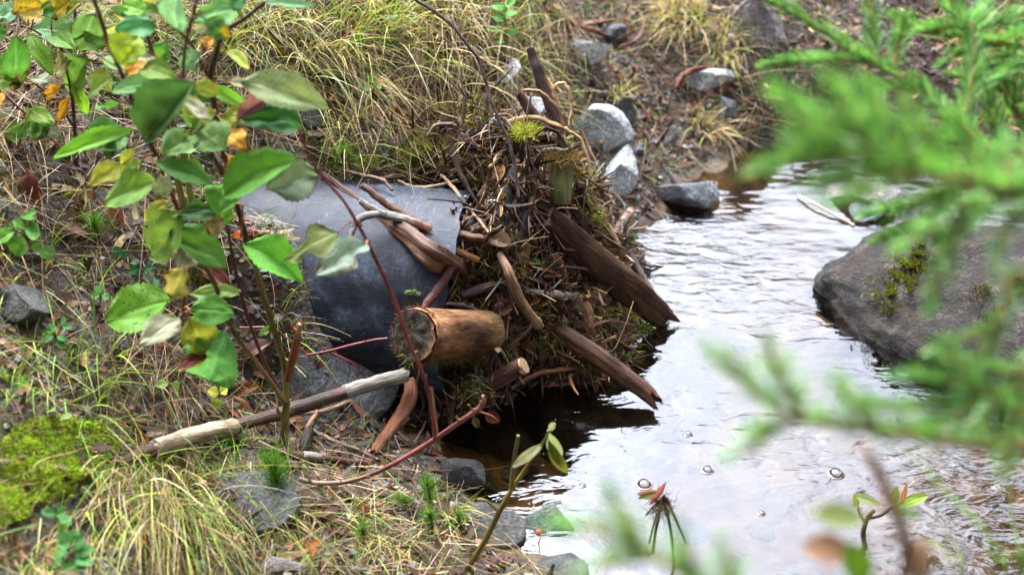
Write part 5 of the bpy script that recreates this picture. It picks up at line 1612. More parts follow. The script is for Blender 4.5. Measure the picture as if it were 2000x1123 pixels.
leafy('tall soft green weed rising from the back grass tuft', 'willowherb', 'plant', 990, 120, [(985, 40, 960, 30, 16), (985, 35, 1010, 20, 18), (985, 30, 975, 5, 16), (985, 60, 950, 55, 16), (988, 62, 1012, 60, 16), (985, 20, 960, 8, 14), (988, 15, 1005, -5, 14), (985, 85, 968, 80, 14)], C(120, 190, 84), stemcol=C(130, 160, 70), lift=.06)


# mushroom, berry, bubbles
c0 = S(1176, 302, .01); b = thing('mushroom', c0, 'tiny orange mushroom standing before the white and grey stone', 'mushroom')
d = depth_of(c0); e = PD(1175, 278, d)
mb = MB(); tube(mb, [c0, (c0 + e) / 2 + (.001, 0, 0), e], [.0016, .0013, .0013], C(176, 110, 60), n=8); mb.build('stalk', 'stem', b, origin=c0)
mb = MB(); tube(mb, [e - (0, 0, .001), e + (0, 0, .0008), e + (0, 0, .0028), e + (0, 0, .0038)], [.0062, .0066, .0042, .001], C(206, 130, 66), n=16, per=4, rough=.05); mb.build('cap', 'stem', b, origin=e)
c0 = S(1052, 1060, .0); e = PD(1052, 1040, depth_of(c0) - .04)
b = thing('red_berry', c0, 'small red berry on a thin stem by the speckled near stone', 'berry')
mb = MB(); tube(mb, [c0, (c0 + e) / 2 + (.002, 0, 0), e], [.0008] * 3, C(130, 60, 50), n=6); mb.build('stem', 'stem', b, origin=c0)
mb = MB(); rock_mesh(mb, e, (.0042, .0042, .005), 0, 5, 0, .03, 3, col=C(226, 44, 40)); mb.build('fruit', 'stem', b, origin=e)
for k, (x, y, w, lb) in enumerate([(1258, 946, 34, 'wide low bubble beside the reddish floating leaf'), (1382, 918, 26, 'round bubble in the middle of the bright water'), (1633, 925, 34, 'ringed bubble under the low spruce branch'),
                                   (1487, 1002, 16, 'small dark bubble near the lower water'), (1344, 848, 18, 'small bubble left of the spruce branch tip'), (1138, 948, 14, 'tiny bubble at the edge of the dark pool')]):
    c0 = P(x, y, 0); rr = w * .38 * depth_of(c0) / FPX
    a, t = np.meshgrid(np.linspace(0, math.pi / 2, 9), np.arange(24) / 24 * 2 * math.pi, indexing='ij')
    prof_r = np.concatenate([rr * 1.35 * np.ones((1, 24)), rr * 1.12 * np.ones((1, 24)), rr * np.cos(a)]); prof_z = np.concatenate([.0006 * np.ones((1, 24)), .0012 * np.ones((1, 24)), rr * .62 * np.sin(a) + .001])
    tt3 = np.vstack([t[:1], t[:1], t])
    v = np.stack([c0[0] + prof_r * np.cos(tt3), c0[1] + prof_r * np.sin(tt3), prof_z], -1)
    i, j = np.meshgrid(np.arange(10), np.arange(24), indexing='ij')
    mb = MB(); mb.add(v.reshape(-1, 3), (.5, .5, .5), None, quads=np.stack([i * 24 + j, i * 24 + (j + 1) % 24, (i + 1) * 24 + (j + 1) % 24, (i + 1) * 24 + j], -1).reshape(-1, 4))
    tag(mb.build('bubble', 'bubble'), lb, 'bubble')


# ------------------------------------------------------------------ fallen leaves, one thing each
def fallen(label, x, y, ang, Lpx, wpx, col, edge=None, curl=.35, roll=.5, lift=.012, fold=.5, spots=.6, group=None, tilt=None):
    c0 = S(x, y, lift); d = depth_of(c0)
    nn = np.array((0, 0, 1.)) if tilt is None else np.asarray(tilt, float)
    a = R(ang)
    ax_ = nrm(np.array((1., 0, 0)) * math.cos(a) + UPV * math.sin(a) * .8 + np.array((0, .2 * math.sin(a), 0)))
    Lm, wm = Lpx * d / FPX, wpx * d / FPX
    mb = MB()
    leaf_mesh(mb, c0 - ax_ * Lm / 2, c0 + ax_ * Lm / 2, wm, nn + np.array((0, -.5, 0)) + rng.normal(0, .25, 3), col, edge, .5, spots, fold=fold, curl=curl * rng.uniform(.6, 1.3), wave=.16, roll=roll, seed=int(x * 3 + y), serr=.02)
    B = c0 - ax_ * Lm / 2
    tube(mb, [B, B - ax_ * Lm * .12 + (0, 0, .002), B - ax_ * Lm * .25], [.0009, .0008, .0006], np.asarray(col) * .7, n=5, per=3, cap=False)
    return tag(mb.build('fallen_leaf', 'dead'), label, 'leaf', group)


LB, LR, LP, LO, LY = C(140, 92, 62), C(112, 58, 42), C(150, 112, 108), C(196, 122, 62), C(222, 178, 48)
for (lb, x, y, an, L, w, c, e) in [
    ('red brown curled leaf hanging under the red stem at the left edge', 62, 370, -80, 80, 40, LR, None), ('purple brown flat leaf on the left slope', 130, 452, 10, 90, 44, C(128, 88, 80), None),
    ('grey purple curled leaf at the left edge below the red stems', 35, 295, 20, 60, 18, C(110, 90, 94), None), ('hanging brown curled leaf beside the red stem', 228, 430, -80, 90, 28, LB, None),
    ('pinkish grey leaf on the slab beneath the willow stems', 500, 682, 40, 70, 44, LP, None), ('russet curled leaf lying above the birch branch', 475, 757, 5, 60, 26, C(160, 88, 56), None),
    ('big tan curled leaf leaning on the birch branch', 472, 803, -45, 84, 40, C(170, 112, 82), None), ('orange leaf on the pipe edge by the willow stem', 478, 458, 20, 56, 28, C(206, 110, 56), LR),
    ('rust brown leaf pile piece at the foot of the middle stems', 420, 540, -30, 80, 44, LR, None), ('brown crumpled leaf beside the small white stone', 632, 992, 20, 60, 40, C(130, 92, 84), None),
    ('dull brown leaf on the near bank below the pine seedling', 540, 1010, 10, 70, 28, LR, None), ('orange brown dead leaf below the yellow spotted leaf', 212, 338, -75, 44, 28, C(190, 120, 66), None),
    ('brown shrivelled leaf at the top beside the willow stem', 300, 85, -85, 60, 28, C(110, 66, 44), None), ('dark dried leaf below the brown shrivelled leaf', 318, 118, -60, 40, 18, C(110, 62, 36), None),
    ('reddish leaf standing in the straw at the top centre', 733, 60, 70, 30, 16, C(170, 110, 84), None), ('pinkish flat leaf on the upper slope', 670, 145, -20, 70, 30, C(150, 118, 100), None),
    ('brown oval leaf at the left of the heap top', 800, 215, 50, 40, 26, C(136, 96, 76), None), ('broad brown leaf under the grass above the heap', 790, 250, 10, 60, 30, C(130, 90, 64), None),
    ('dark brown crumpled leaf above the pipe moss', 640, 190, 0, 60, 30, C(120, 86, 64), None), ('curled brown leaf dangling under the lichen twigs by the pool', 962, 815, -30, 34, 24, C(130, 74, 52), None),
    ('small olive leaf hanging by the pool under the red shoot', 930, 825, -70, 26, 14, C(140, 130, 80), None), ('ribbed brown bark curl in the heap above the log', 985, 600, 40, 50, 34, C(120, 84, 66), None),
    ('fan shaped brown leaf at the heap centre', 975, 335, 80, 44, 24, C(170, 118, 76), None), ('pale curled bark strip in the heap centre', 975, 470, 160, 50, 26, C(170, 140, 120), None),
    ('tan knotty wood chip in the heap centre', 1022, 485, 100, 40, 26, C(170, 116, 80), None), ('small green leaf on the heap centre', 1047, 510, 10, 20, 14, C(90, 140, 80), None),
    ('small green leaf deep in the heap by the dark plank', 1088, 428, 40, 18, 16, C(80, 130, 80), None), ('brown leaf scrap on the left slope by the oval sprig', 138, 658, 20, 26, 20, C(110, 76, 66), None),
    ('pinkish leaf piece at the far gravel', 1068, 90, 30, 26, 14, C(150, 100, 80), None), ('small rusty leaf stuck on the boulder side', 1666, 594, 20, 24, 10, C(160, 76, 40), None)]:
    fallen(lb, x, y, an, L, w, c, e, lift=.02 if 'heap' in lb else .014)
for k in range(70):
    p = bank_points(1, test=lambda px, py, p: ((px < 1000) & (py > 20)) * 1.0)[0]
    x, y = proj(p)
    fallen('small brown fallen leaf lying in the litter of the bank', float(x), float(y), rng.uniform(0, 360), rng.uniform(22, 52), rng.uniform(12, 26), jit([LB, LR, LP * .7, C(104, 74, 56), LO * .8][k % 5], 1, .15)[0], None, lift=.008, group='small fallen leaves on the bank')


for k in range(44):
    p = heap_points(1, .02)[0][0]
    x, y = proj(p)
    fallen('brown rotting leaf matted into the debris heap', float(x), float(y), rng.uniform(0, 360), rng.uniform(26, 56), rng.uniform(14, 30), jit([LB * .6, LR * .6, C(84, 58, 42), C(120, 84, 58), C(60, 44, 34)][k % 5], 1, .2)[0], None, lift=.010, roll=.8, fold=.7, group='rotting leaves in the debris heap', tilt=(rng.normal(0, .4), -.6, .6))


# ------------------------------------------------------------------ shoots standing in and beside the water
def shoot(name, label, cat, stems, leaves, stemcol, leafcol, group=None, Y=None, mat='leaf', lw=1.0, under=None):
    b0 = stems[0][0]
    c0 = S(b0[0], b0[1], 0)
    Yp = c0[1] if Y is None else Y
    b = thing(name, c0, label, cat, group)
    for st in stems:
        p = [PY(x, y, Yp - .0) for x, y, r in st]
        mb = MB(); tube(mb, p, [r * depth_of(q) / FPX for q, (_, _, r) in zip(p, st)], stemcol, n=8, rough=.06); mb.build('stem', 'stem', b, origin=p[0])
    for k, (bx, by, tx, ty, w, c) in enumerate(leaves):
        B, E = PY(bx, by, Yp), PY(tx, ty, Yp - rng.normal(.0, .012))
        mb = MB(); leaf_mesh(mb, B, E, w * depth_of(B) / FPX * lw, nrm(CAM - B) + rng.normal(0, .2, 3), c, None, 0, .2, seed=k + int(bx), fold=.2, curl=.08, shape=1.05, serr=.01)
        mb.build('leaf', mat, b, origin=B)
    return b


PG = C(168, 178, 130)
shoot('willow_shoot', 'young willow shoot with pale drooping leaves in front of the dark pool', 'shoot',
      [[(910, 1115, 6), (950, 1050, 6), (975, 1000, 6), (1000, 955, 5), (1030, 910, 4), (1065, 858, 3), (1070, 840, 2)], [(998, 958, 4), (1004, 900, 4), (1012, 850, 3)], [(975, 1000, 3), (950, 978, 3), (932, 974, 2)]],
      [(1062, 866, 998, 913, 20, C(196, 196, 150)), (1068, 842, 1096, 902, 28, C(160, 176, 130)), (1072, 860, 1106, 930, 28, C(120, 126, 50)), (1072, 840, 1084, 826, 14, C(214, 214, 170))], C(128, 116, 52), PG)
shoot('alder_twig', 'small bare twig with a few green leaves standing in the near water', 'shoot',
      [[(1690, 1070, 6), (1686, 1040, 5), (1695, 1010, 5), (1708, 996, 4)], [(1694, 1012, 4), (1720, 1005, 4), (1745, 988, 3)], [(1690, 1020, 3), (1680, 1005, 3), (1676, 990, 2)]],
      [(1745, 992, 1815, 964, 22, C(150, 176, 70)), (1745, 985, 1752, 950, 18, C(160, 176, 70)), (1760, 985, 1770, 950, 10, C(160, 110, 70)), (1676, 990, 1668, 968, 12, C(140, 150, 70)), (1720, 985, 1664, 966, 20, C(178, 196, 140))], C(84, 86, 58), PG)
shoot('drowned_weed', 'withered weed with a dark root ball and reddish leaves in the near water', 'weed',
      [[(1316, 1110, 3), (1312, 1050, 3), (1300, 985, 3), (1296, 965, 3)], [(1275, 1080, 3), (1282, 1030, 3), (1296, 975, 3)], [(1262, 1005, 2), (1280, 985, 2), (1296, 970, 3)], [(1268, 1060, 2), (1280, 1015, 3), (1296, 970, 3)], [(1340, 1060, 2), (1318, 1010, 3), (1300, 970, 3)]],
      [(1302, 940, 1266, 990, 14, C(184, 112, 112)), (1284, 958, 1244, 966, 14, C(206, 140, 130)), (1284, 962, 1248, 972, 12, C(110, 110, 50))], C(86, 64, 40), PG)
# dark root ball of that weed
c0 = PY(1292, 985, S(1316, 1110, 0)[1]); mb = MB(); n = 260
ribbons(mb, c0 + rng.normal(0, .006, (n, 3)), nrm(rng.normal(0, .6, (n, 3)) + (0, 0, -.5)), rng.uniform(.008, .03, n), .0011, pick([UMBER, DBROWN, BROWN], n), segs=3, bend=rng.normal(0, .4, (n, 3)))
wd = [o for o in bpy.data.objects if o.name == 'drowned_weed'][0]
mb.build('root_ball', 'chip', wd, origin=c0)
# curl of lichen covered twigs by the pool
c0 = S(925, 760, .05); b = thing('lichen_twig', c0, 'pale lichen covered twig cluster above the red shoot tip', 'lichen')
mb = MB(); n = 90
prisms(mb, c0 + rng.normal(0, .010, (n, 3)), nrm(rng.normal(0, .7, (n, 3)) + (.2, -.2, 0)), rng.uniform(.008, .026, n), .0009, pick([C(196, 190, 150), C(176, 160, 96), OLIVE, C(130, 110, 70)], n), kink=.25)
mb.build('lichen', 'chip', b, origin=c0)
mb = MB(); n = 300
ribbons(mb, c0 + rng.normal(0, .012, (n, 3)), nrm(rng.normal(0, .7, (n, 3))), rng.uniform(.006, .018, n), .0013, pick([OLIVE, C(150, 136, 80), C(120, 104, 60)], n), segs=2)
mb.build('moss', 'moss', b, origin=c0)

# ================================================================== willow saplings
LG, LD, LB_, LYG, LPA = C(120, 164, 66), C(66, 112, 52), C(128, 172, 120), C(158, 186, 66), C(172, 188, 142)
LYE, LOL, LBR, LGR = C(226, 180, 48), C(160, 164, 84), C(120, 70, 40), C(84, 150, 62)
EB, EY = C(96, 54, 34), C(206, 170, 50)


def sapling(label, base, stems, leaves, Yoff=0.0, name='willow_sapling', tilt=.0, group=None, seed0=0, more=0, box=None):
    c0 = S(base[0], base[1], 0, ('t', 'w'))
    b = thing(name, c0, label, 'sapling', group)
    Y0 = c0[1]

    def at(x, y, off=0.0):
        p = PY(x, y, Y0 + Yoff)
        p = PY(x, y, Y0 + Yoff - tilt * max(0, p[2] - c0[2]) - off)
        return p
    SP = []
    for (pts, col, off) in stems:
        p = np.array([at(x, y, off) for x, y, r in pts])
        r = [(.6 if name == 'willow_shoot' else .7) * r_ * depth_of(q) / FPX for q, (_, _, r_) in zip(p, pts)]
        mb = MB()
        pp = tube(mb, p, r, col, n=10, per=8, rough=.1, groove=.04, mott=.3)
        rs = np.random.default_rng(len(SP) + 5)
        # buds along the shoot
        for k in range(max(2, len(pp) // 9)):
            i = int(rs.integers(3, len(pp) - 2)); dd = nrm(rs.normal(size=3)); rk = r[min(len(r) - 1, i // 8)]
            tube(mb, [pp[i], pp[i] + dd * rk * 1.5 + (0, 0, rk * .8), pp[i] + dd * rk * 1.7 + (0, 0, rk * 2.2)], [rk * .5, rk * .55, rk * .2], np.asarray(col).reshape(-1, 3)[0] * 1.3, n=6, per=3, point=True)
        mb.build('stem', 'stem', b, origin=p[0])
        SP.append((pp, off))
    allp = np.concatenate([s for s, _ in SP]); ax, ay = proj(allp)
    if more:
        rs = np.random.default_rng(seed0 + 77)
        leaves = list(leaves)
        while more:
            x, y = rs.uniform(box[0], box[2]), rs.uniform(box[1], box[3])
            i = int(np.argmin(np.hypot(ax - x, ay - y)))
            if not 18 < math.hypot(ax[i] - x, ay[i] - y) < 75: continue
            ang = math.atan2(y - ay[i], x - ax[i]) + rs.normal(0, .5); Lk = rs.uniform(34, 72)
            cc_ = [LG, LGR, LYG, LPA, LD, LYE][rs.choice(6, p=[.3, .22, .18, .12, .1, .08])]
            leaves.append((x, y, x + Lk * math.cos(ang), y + Lk * math.sin(ang) * .8 + 6, Lk * rs.uniform(.4, .62), cc_, {'edge': EB if rs.random() < .6 else EY, 'ea': rs.uniform(.05, .35), 'spots': rs.uniform(.3, 1.2), 'back': .02}))
            more -= 1
    for k, L in enumerate(leaves):
        bx, by, tx, ty, w, col = L[:6]
        kw = dict(L[6]) if len(L) > 6 else {}
        i = int(np.argmin(np.hypot(ax - bx, ay - by)))
        dist = math.hypot(ax[i] - bx, ay[i] - by)
        rs = np.random.default_rng(900 + k + seed0)
        Yl = allp[i][1] - .008 - rs.uniform(0, .035) + kw.pop('back', 0)
        B = PY(bx, by, Yl); E = PY(tx, ty, Yl - rs.normal(.015, .02))
        hint = nrm(CAM - B) * kw.pop('face', .9) + np.array((rs.normal(0, .22), 0, .55 + rs.normal(0, .15)))
        if kw.pop('flip', False): hint = hint * (1, 1, -1)
        edge = kw.pop('edge', EB if rs.random() < .35 else None)
        mb = MB()
        leaf_mesh(mb, B, E, w * depth_of(B) / FPX * 1.32, hint, jit(np.asarray(col) * (1.26, 1.04, 1.25), 1, .08, .04)[0], edge, kw.pop('ea', .12), kw.pop('spots', rs.choice([.4, .8, 1.15])),
                  fold=kw.pop('fold', rs.uniform(.1, .35)), curl=kw.pop('curl', rs.uniform(.05, .22)), wave=kw.pop('wave', .09), seed=k * 13 + 3 + seed0, shape=kw.pop('shape', .92), roll=kw.pop('roll', 0), bite=kw.pop('bite', .5), nu=22, nv=10)
        o = mb.build('leaf', 'leaf', b, origin=B)
        if 'lb' in kw: o['label'] = kw['lb']
        if dist < 130:
            mb = MB(); m_ = (B + allp[i]) / 2 + np.array((0, -.003, .006))
            tube(mb, [allp[i], m_, B], [.0011, .0009, .0008], C(170, 120, 70) if k % 3 else C(150, 80, 62), n=6, per=5)
            mb.build('petiole', 'stem', o, origin=allp[i])
    return b


OLV = C(122, 112, 52); DKB = C(82, 56, 44); RDB = C(100, 48, 46)
sapling('tall many stemmed willow sapling standing before the pipe with large spotted green leaves', (553, 876),
    [([(553, 880, 13), (556, 830, 12), (560, 780, 10)], C(124, 116, 60), 0),
     ([(560, 782, 9), (556, 720, 9), (538, 655, 9), (521, 597, 9), (496, 508, 8), (478, 455, 8), (460, 390, 8), (446, 330, 8), (434, 290, 8), (424, 240, 8), (413, 170, 8), (411, 150, 9), (420, 110, 8), (440, 62, 7), (480, 35, 6), (525, -2, 6)], np.array([OLV] * 5 + [DKB] * 11), 0),
     ([(558, 790, 6), (517, 707, 5), (482, 615, 5), (460, 530, 5), (446, 455, 4), (431, 392, 4)], RDB, .03),
     ([(556, 785, 7), (500, 706, 6), (452, 640, 6), (420, 556, 7), (388, 498, 7), (362, 440, 6), (336, 382, 7), (310, 315, 6), (290, 272, 6), (272, 232, 6), (250, 176, 6), (238, 145, 6), (212, 85, 6), (196, 35, 6), (182, -4, 6)], np.array([C(120, 96, 52)] * 4 + [RDB] * 11), .05),
     ([(410, 157, 4), (378, 93, 4), (350, 62, 4), (326, 38, 3)], RDB, 0), ([(357, 165, 4), (359, 120, 4), (364, 80, 4), (386, -4, 4)], RDB, .06),
     ([(436, 342, 5), (410, 292, 4), (384, 250, 4), (370, 228, 3)], DKB, .01),
     ([(470, 470, 3), (474, 410, 3), (466, 398, 3), (455, 402, 3), (460, 415, 2)], C(176, 130, 66), .01),
     ([(562, 742, 10), (572, 700, 12), (580, 665, 11), (586, 632, 6)], np.array([C(150, 80, 44), C(158, 82, 42), C(120, 76, 46), C(170, 146, 110)]), .01),
     ([(358, 610, 6), (362, 560, 6), (372, 515, 6)], C(160, 80, 60), .05)],
    [(378, 160, 272, 275, 78, LD, {'fold': .75, 'curl': .1, 'back': -.035, 'edge': EB, 'ea': .12, 'spots': .5, 'lb': 'large dark folded leaf'}), (470, 160, 643, 203, 62, C(140, 178, 110), {'curl': .12, 'edge': None, 'lb': 'long pale leaf'}), (590, 245, 476, 225, 58, C(50, 108, 46), {'fold': .3, 'spots': 0., 'edge': None, 'lb': 'glossy dark leaf'}),
     (530, 190, 460, 228, 24, C(128, 92, 90), {'roll': .8, 'fold': .8}), (440, 382, 573, 305, 72, C(96, 164, 56), {'fold': .5, 'edge': None, 'back': -.035}), (448, 345, 532, 305, 48, C(130, 176, 60), {'spots': .8}), (622, 342, 520, 368, 66, C(126, 156, 116), {'edge': None, 'spots': .2, 'curl': .05}),
     (355, 420, 290, 502, 92, C(130, 182, 74), {'spots': 1.0, 'curl': .05}), (330, 455, 445, 515, 66, C(104, 176, 66), {'edge': None, 'spots': .2}), (425, 410, 348, 418, 34, LD, {'spots': .2}), (330, 395, 268, 436, 32, LYG, {'spots': .9}),
     (335, 585, 197, 622, 76, C(108, 172, 58), {'spots': 1.1, 'edge': EB, 'ea': .1}), (350, 622, 279, 662, 46, LPA, {'spots': .2}), (470, 570, 368, 572, 26, C(130, 182, 88), {'spots': .1, 'edge': None}), (372, 605, 458, 608, 48, C(100, 170, 66), {'spots': .4}),
     (370, 618, 402, 692, 58, LYG, {'spots': .8}), (440, 650, 404, 752, 112, C(104, 172, 96), {'spots': .5, 'curl': .05, 'edge': EB, 'ea': .05}), (405, 690, 348, 716, 24, C(110, 60, 34), {'edge': EY, 'ea': .4, 'spots': 1.2}), (362, 520, 330, 585, 46, LOL, {'spots': .4}),
     (434, 425, 404, 458, 32, C(168, 160, 96), {'edge': EB, 'ea': .4}), (376, 490, 356, 516, 36, LPA, {}), (475, 475, 592, 545, 60, C(104, 180, 60), {'fold': .6, 'edge': None, 'spots': .1}), (430, 392, 442, 442, 38, C(90, 158, 56), {}),
     (305, 315, 415, 355, 34, C(92, 160, 66), {'fold': .4, 'edge': None}), (440, 360, 424, 414, 52, C(96, 168, 62), {}), (385, 268, 318, 296, 54, C(112, 168, 80), {}), (388, 250, 437, 288, 66, C(120, 176, 82), {'edge': None, 'spots': .5}),
     (422, 220, 370, 242, 46, LYG, {'spots': .6}), (430, 232, 472, 226, 36, LYG, {'spots': .9}), (436, 258, 476, 284, 42, LYE, {'edge': C(150, 80, 30), 'ea': .35, 'spots': 1.0}), (445, 305, 458, 330, 34, LYE, {'edge': EB, 'ea': .6, 'spots': 1.2}), (385, 160, 492, 207, 26, C(126, 190, 64), {'fold': .4, 'edge': None}),
     (262, 253, 88, 299, 30, C(120, 184, 60), {'fold': .5, 'edge': None, 'spots': .3}), (302, 350, 196, 393, 56, C(124, 184, 72), {'spots': .7}), (326, 345, 308, 386, 32, C(150, 186, 120), {}),
     (390, 103, 350, 132, 34, C(120, 184, 120), {'edge': None}), (330, 155, 204, 172, 30, C(124, 186, 110), {'edge': None}), (226, 212, 184, 196, 28, LGR, {}), (270, 72, 234, 126, 62, C(158, 204, 56), {'edge': None, 'spots': .4}), (306, 55, 224, 56, 42, C(88, 158, 86), {'spots': .1}),
     (345, 58, 334, -2, 52, C(130, 190, 130), {'edge': None}), (460, 16, 384, 36, 48, C(112, 178, 92), {}), (482, -4, 430, 18, 34, C(76, 148, 76), {}), (518, 4, 615, 10, 18, C(120, 176, 120), {'edge': None}), (286, 26, 234, 4, 32, C(116, 186, 56), {}),
     (415, 75, 395, 98, 24, LYE, {'edge': EB, 'ea': .4}), (330, 215, 300, 175, 40, C(150, 184, 110), {}), (372, 250, 396, 205, 42, C(116, 170, 80), {}), (300, 180, 288, 240, 36, C(214, 190, 96), {'edge': EB, 'ea': .2})],
    tilt=.05, more=24, box=(190, 0, 470, 330))

sapling('smaller yellowing willow sapling at the upper left edge with brown blotched leaves', (150, 330),
    [([(150, 345, 6), (146, 250, 5), (138, 170, 5), (120, 96, 5), (100, 62, 4)], DKB, 0), ([(138, 170, 4), (160, 120, 4), (170, 70, 3)], RDB, 0), ([(146, 250, 4), (110, 200, 3), (70, 165, 3)], DKB, 0), ([(146, 60, 4), (147, 0, 4), (148, -20, 4)], DKB, 0), ([(120, 96, 4), (70, 62, 3), (40, 50, 3)], RDB, 0)],
    [(172, 68, 44, 47, 40, C(124, 184, 110), {'edge': None}), (32, 70, 34, 186, 42, LGR, {'edge': EB, 'ea': .45}), (55, 65, 104, 146, 28, C(118, 180, 56), {'spots': 1.0}), (138, 118, 98, 142, 42, C(176, 190, 110), {}), (92, 165, 66, 152, 36, LPA, {}), (118, 170, 82, 190, 24, LYE, {'edge': LBR, 'ea': .3}),
     (170, 112, 118, 186, 58, C(112, 172, 66), {'edge': EB, 'ea': .3}), (146, 172, 176, 228, 24, C(118, 190, 50), {}), (134, 190, 112, 240, 18, LYE, {'edge': LO, 'ea': .4}), (186, 26, 148, 102, 68, C(120, 178, 92), {'edge': EB, 'ea': .3}), (282, 40, 220, 26, 40, LYE, {'edge': EB, 'ea': .55, 'spots': 1.2}),
     (136, 0, 98, 37, 36, C(190, 180, 50), {'edge': EB, 'ea': .45}), (82, 10, 28, 22, 42, C(200, 176, 50), {'edge': EB, 'ea': .4, 'spots': 1.2}), (40, 18, -10, 34, 34, C(120, 180, 120), {}), (95, 215, 54, 256, 50, C(104, 172, 70), {}), (110, 240, 80, 265, 36, LPA * .8, {}), (205, 60, 165, 80, 40, C(128, 186, 80), {}), (100, 70, 140, 88, 30, C(104, 160, 60), {}), (180, 140, 215, 175, 32, LYG, {})],
    seed0=50, more=16, box=(0, 0, 220, 290))
sapling('olive green straight willow stems behind the tall sapling', (392, 560),
    [([(394, 565, 9), (386, 470, 9), (372, 380, 9), (356, 297, 8), (325, 200, 7), (300, 110, 7), (285, 60, 6), (270, 20, 5)], C(130, 134, 68), 0), ([(376, 560, 10), (360, 420, 10), (346, 350, 9), (325, 250, 8), (300, 180, 7), (268, 120, 7), (255, 60, 6)], C(140, 140, 74), .0)],
    [(300, 130, 330, 175, 34, C(140, 176, 80), {}), (275, 110, 250, 150, 34, LYE, {'edge': EB, 'ea': .3}), (260, 60, 290, 20, 40, C(124, 180, 80), {}), (345, 300, 380, 270, 36, C(126, 176, 86), {}), (352, 330, 392, 330, 34, LG, {})], seed0=80)
sapling('thin red stem with yellow leaves slanting down the slope at the left edge', (205, 362),
    [([(212, 372, 4), (150, 320, 5), (100, 270, 5), (66, 235, 4), (38, 212, 4), (-8, 170, 4)], C(150, 78, 74), 0), ([(66, 235, 3), (60, 225, 3), (105, 246, 3), (220, 252, 3)], C(150, 80, 64), 0)],
    [(45, 345, 0, 387, 42, LYE, {'edge': EB, 'ea': .35, 'spots': 1.2}), (5, 180, -12, 215, 24, LYE, {})], name='willow_shoot', seed0=110)
sapling('bright red stem lying level across the slope at the left edge', (224, 362),
    [([(226, 364, 4), (180, 362, 5), (120, 357, 5), (60, 343, 6), (-8, 323, 6)], C(164, 62, 72), .03), ([(165, 372, 3), (168, 362, 3)], C(164, 62, 72), .03)],
    [(166, 370, 116, 428, 40, C(168, 184, 70), {'edge': C(150, 110, 90), 'ea': .35, 'fold': .5}), (272, 320, 240, 330, 20, LYE, {}), (60, 215, 100, 235, 26, LG, {})], name='willow_shoot', seed0=130)
# the arching red shoot across pipe and log
RS = C(140, 56, 58)
sapling('long red willow shoot arching up in front of the pipe and sawn log', (590, 938),
    [([(584, 935, 8), (620, 943, 8), (680, 940, 8), (740, 920, 8), (800, 888, 8), (848, 858, 8), (900, 822, 8), (932, 800, 8), (944, 785, 9), (943, 772, 5)], np.array([C(150, 128, 104), C(150, 128, 104), C(142, 106, 90)] + [C(136, 72, 66)] * 7), .02),
     ([(850, 858, 7), (846, 820, 6), (836, 765, 6), (822, 720, 6), (800, 672, 6), (785, 628, 6), (768, 580, 6), (745, 530, 6), (722, 482, 6), (700, 440, 6), (672, 394, 5), (645, 362, 5), (625, 340, 5), (604, 305, 4), (590, 270, 4), (583, 250, 3)], RS, .05),
     ([(944, 790, 5), (925, 800, 4), (915, 790, 3)], C(130, 60, 60), .02), ([(930, 802, 3), (960, 812, 3), (974, 822, 2)], C(150, 84, 54), .02)],
    [(662, 452, 553, 505, 58, C(142, 172, 96), {'edge': EB, 'ea': .3, 'bite': 1.0, 'spots': .8}), (716, 476, 622, 527, 54, C(140, 166, 130), {'edge': EB, 'ea': .32, 'bite': .9, 'spots': .3}), (588, 250, 560, 235, 10, LGR, {})], name='willow_shoot', Yoff=-.02, seed0=150)
sapling('short red twig pointing at the sawn log end across the pipe', (600, 692),
    [([(596, 694, 4), (640, 686, 4), (690, 673, 4), (730, 664, 4), (757, 661, 4)], C(140, 50, 58), .05), ([(600, 690, 3), (560, 660, 3), (530, 640, 3), (470, 640, 3)], C(150, 84, 84), .04), ([(640, 686, 3), (690, 710, 3), (715, 740, 2)], C(150, 50, 60), .05)], [(530, 640, 500, 655, 14, LG, {})], name='willow_shoot', seed0=170)

# ================================================================== young spruce in the foreground
tr0 = np.array((.62, .70, float(TG(.62, .70))))
sp = thing('spruce_tree', tr0, 'young bright green spruce reaching in from the right, close to the lens', 'tree')
mb = MB()
tube(mb, [tr0, tr0 + (.01, 0, .5), tr0 + (0, .02, 1.0), tr0 + (.01, .01, 1.5), tr0 + (.0, .0, 1.9)], [.018, .016, .013, .010, .005], C(120, 96, 74), n=14, rough=.12)
mb.build('trunk', 'wood', sp, origin=tr0)
NC = [C(154, 220, 104), C(130, 200, 96), C(186, 236, 136), C(84, 142, 68)]


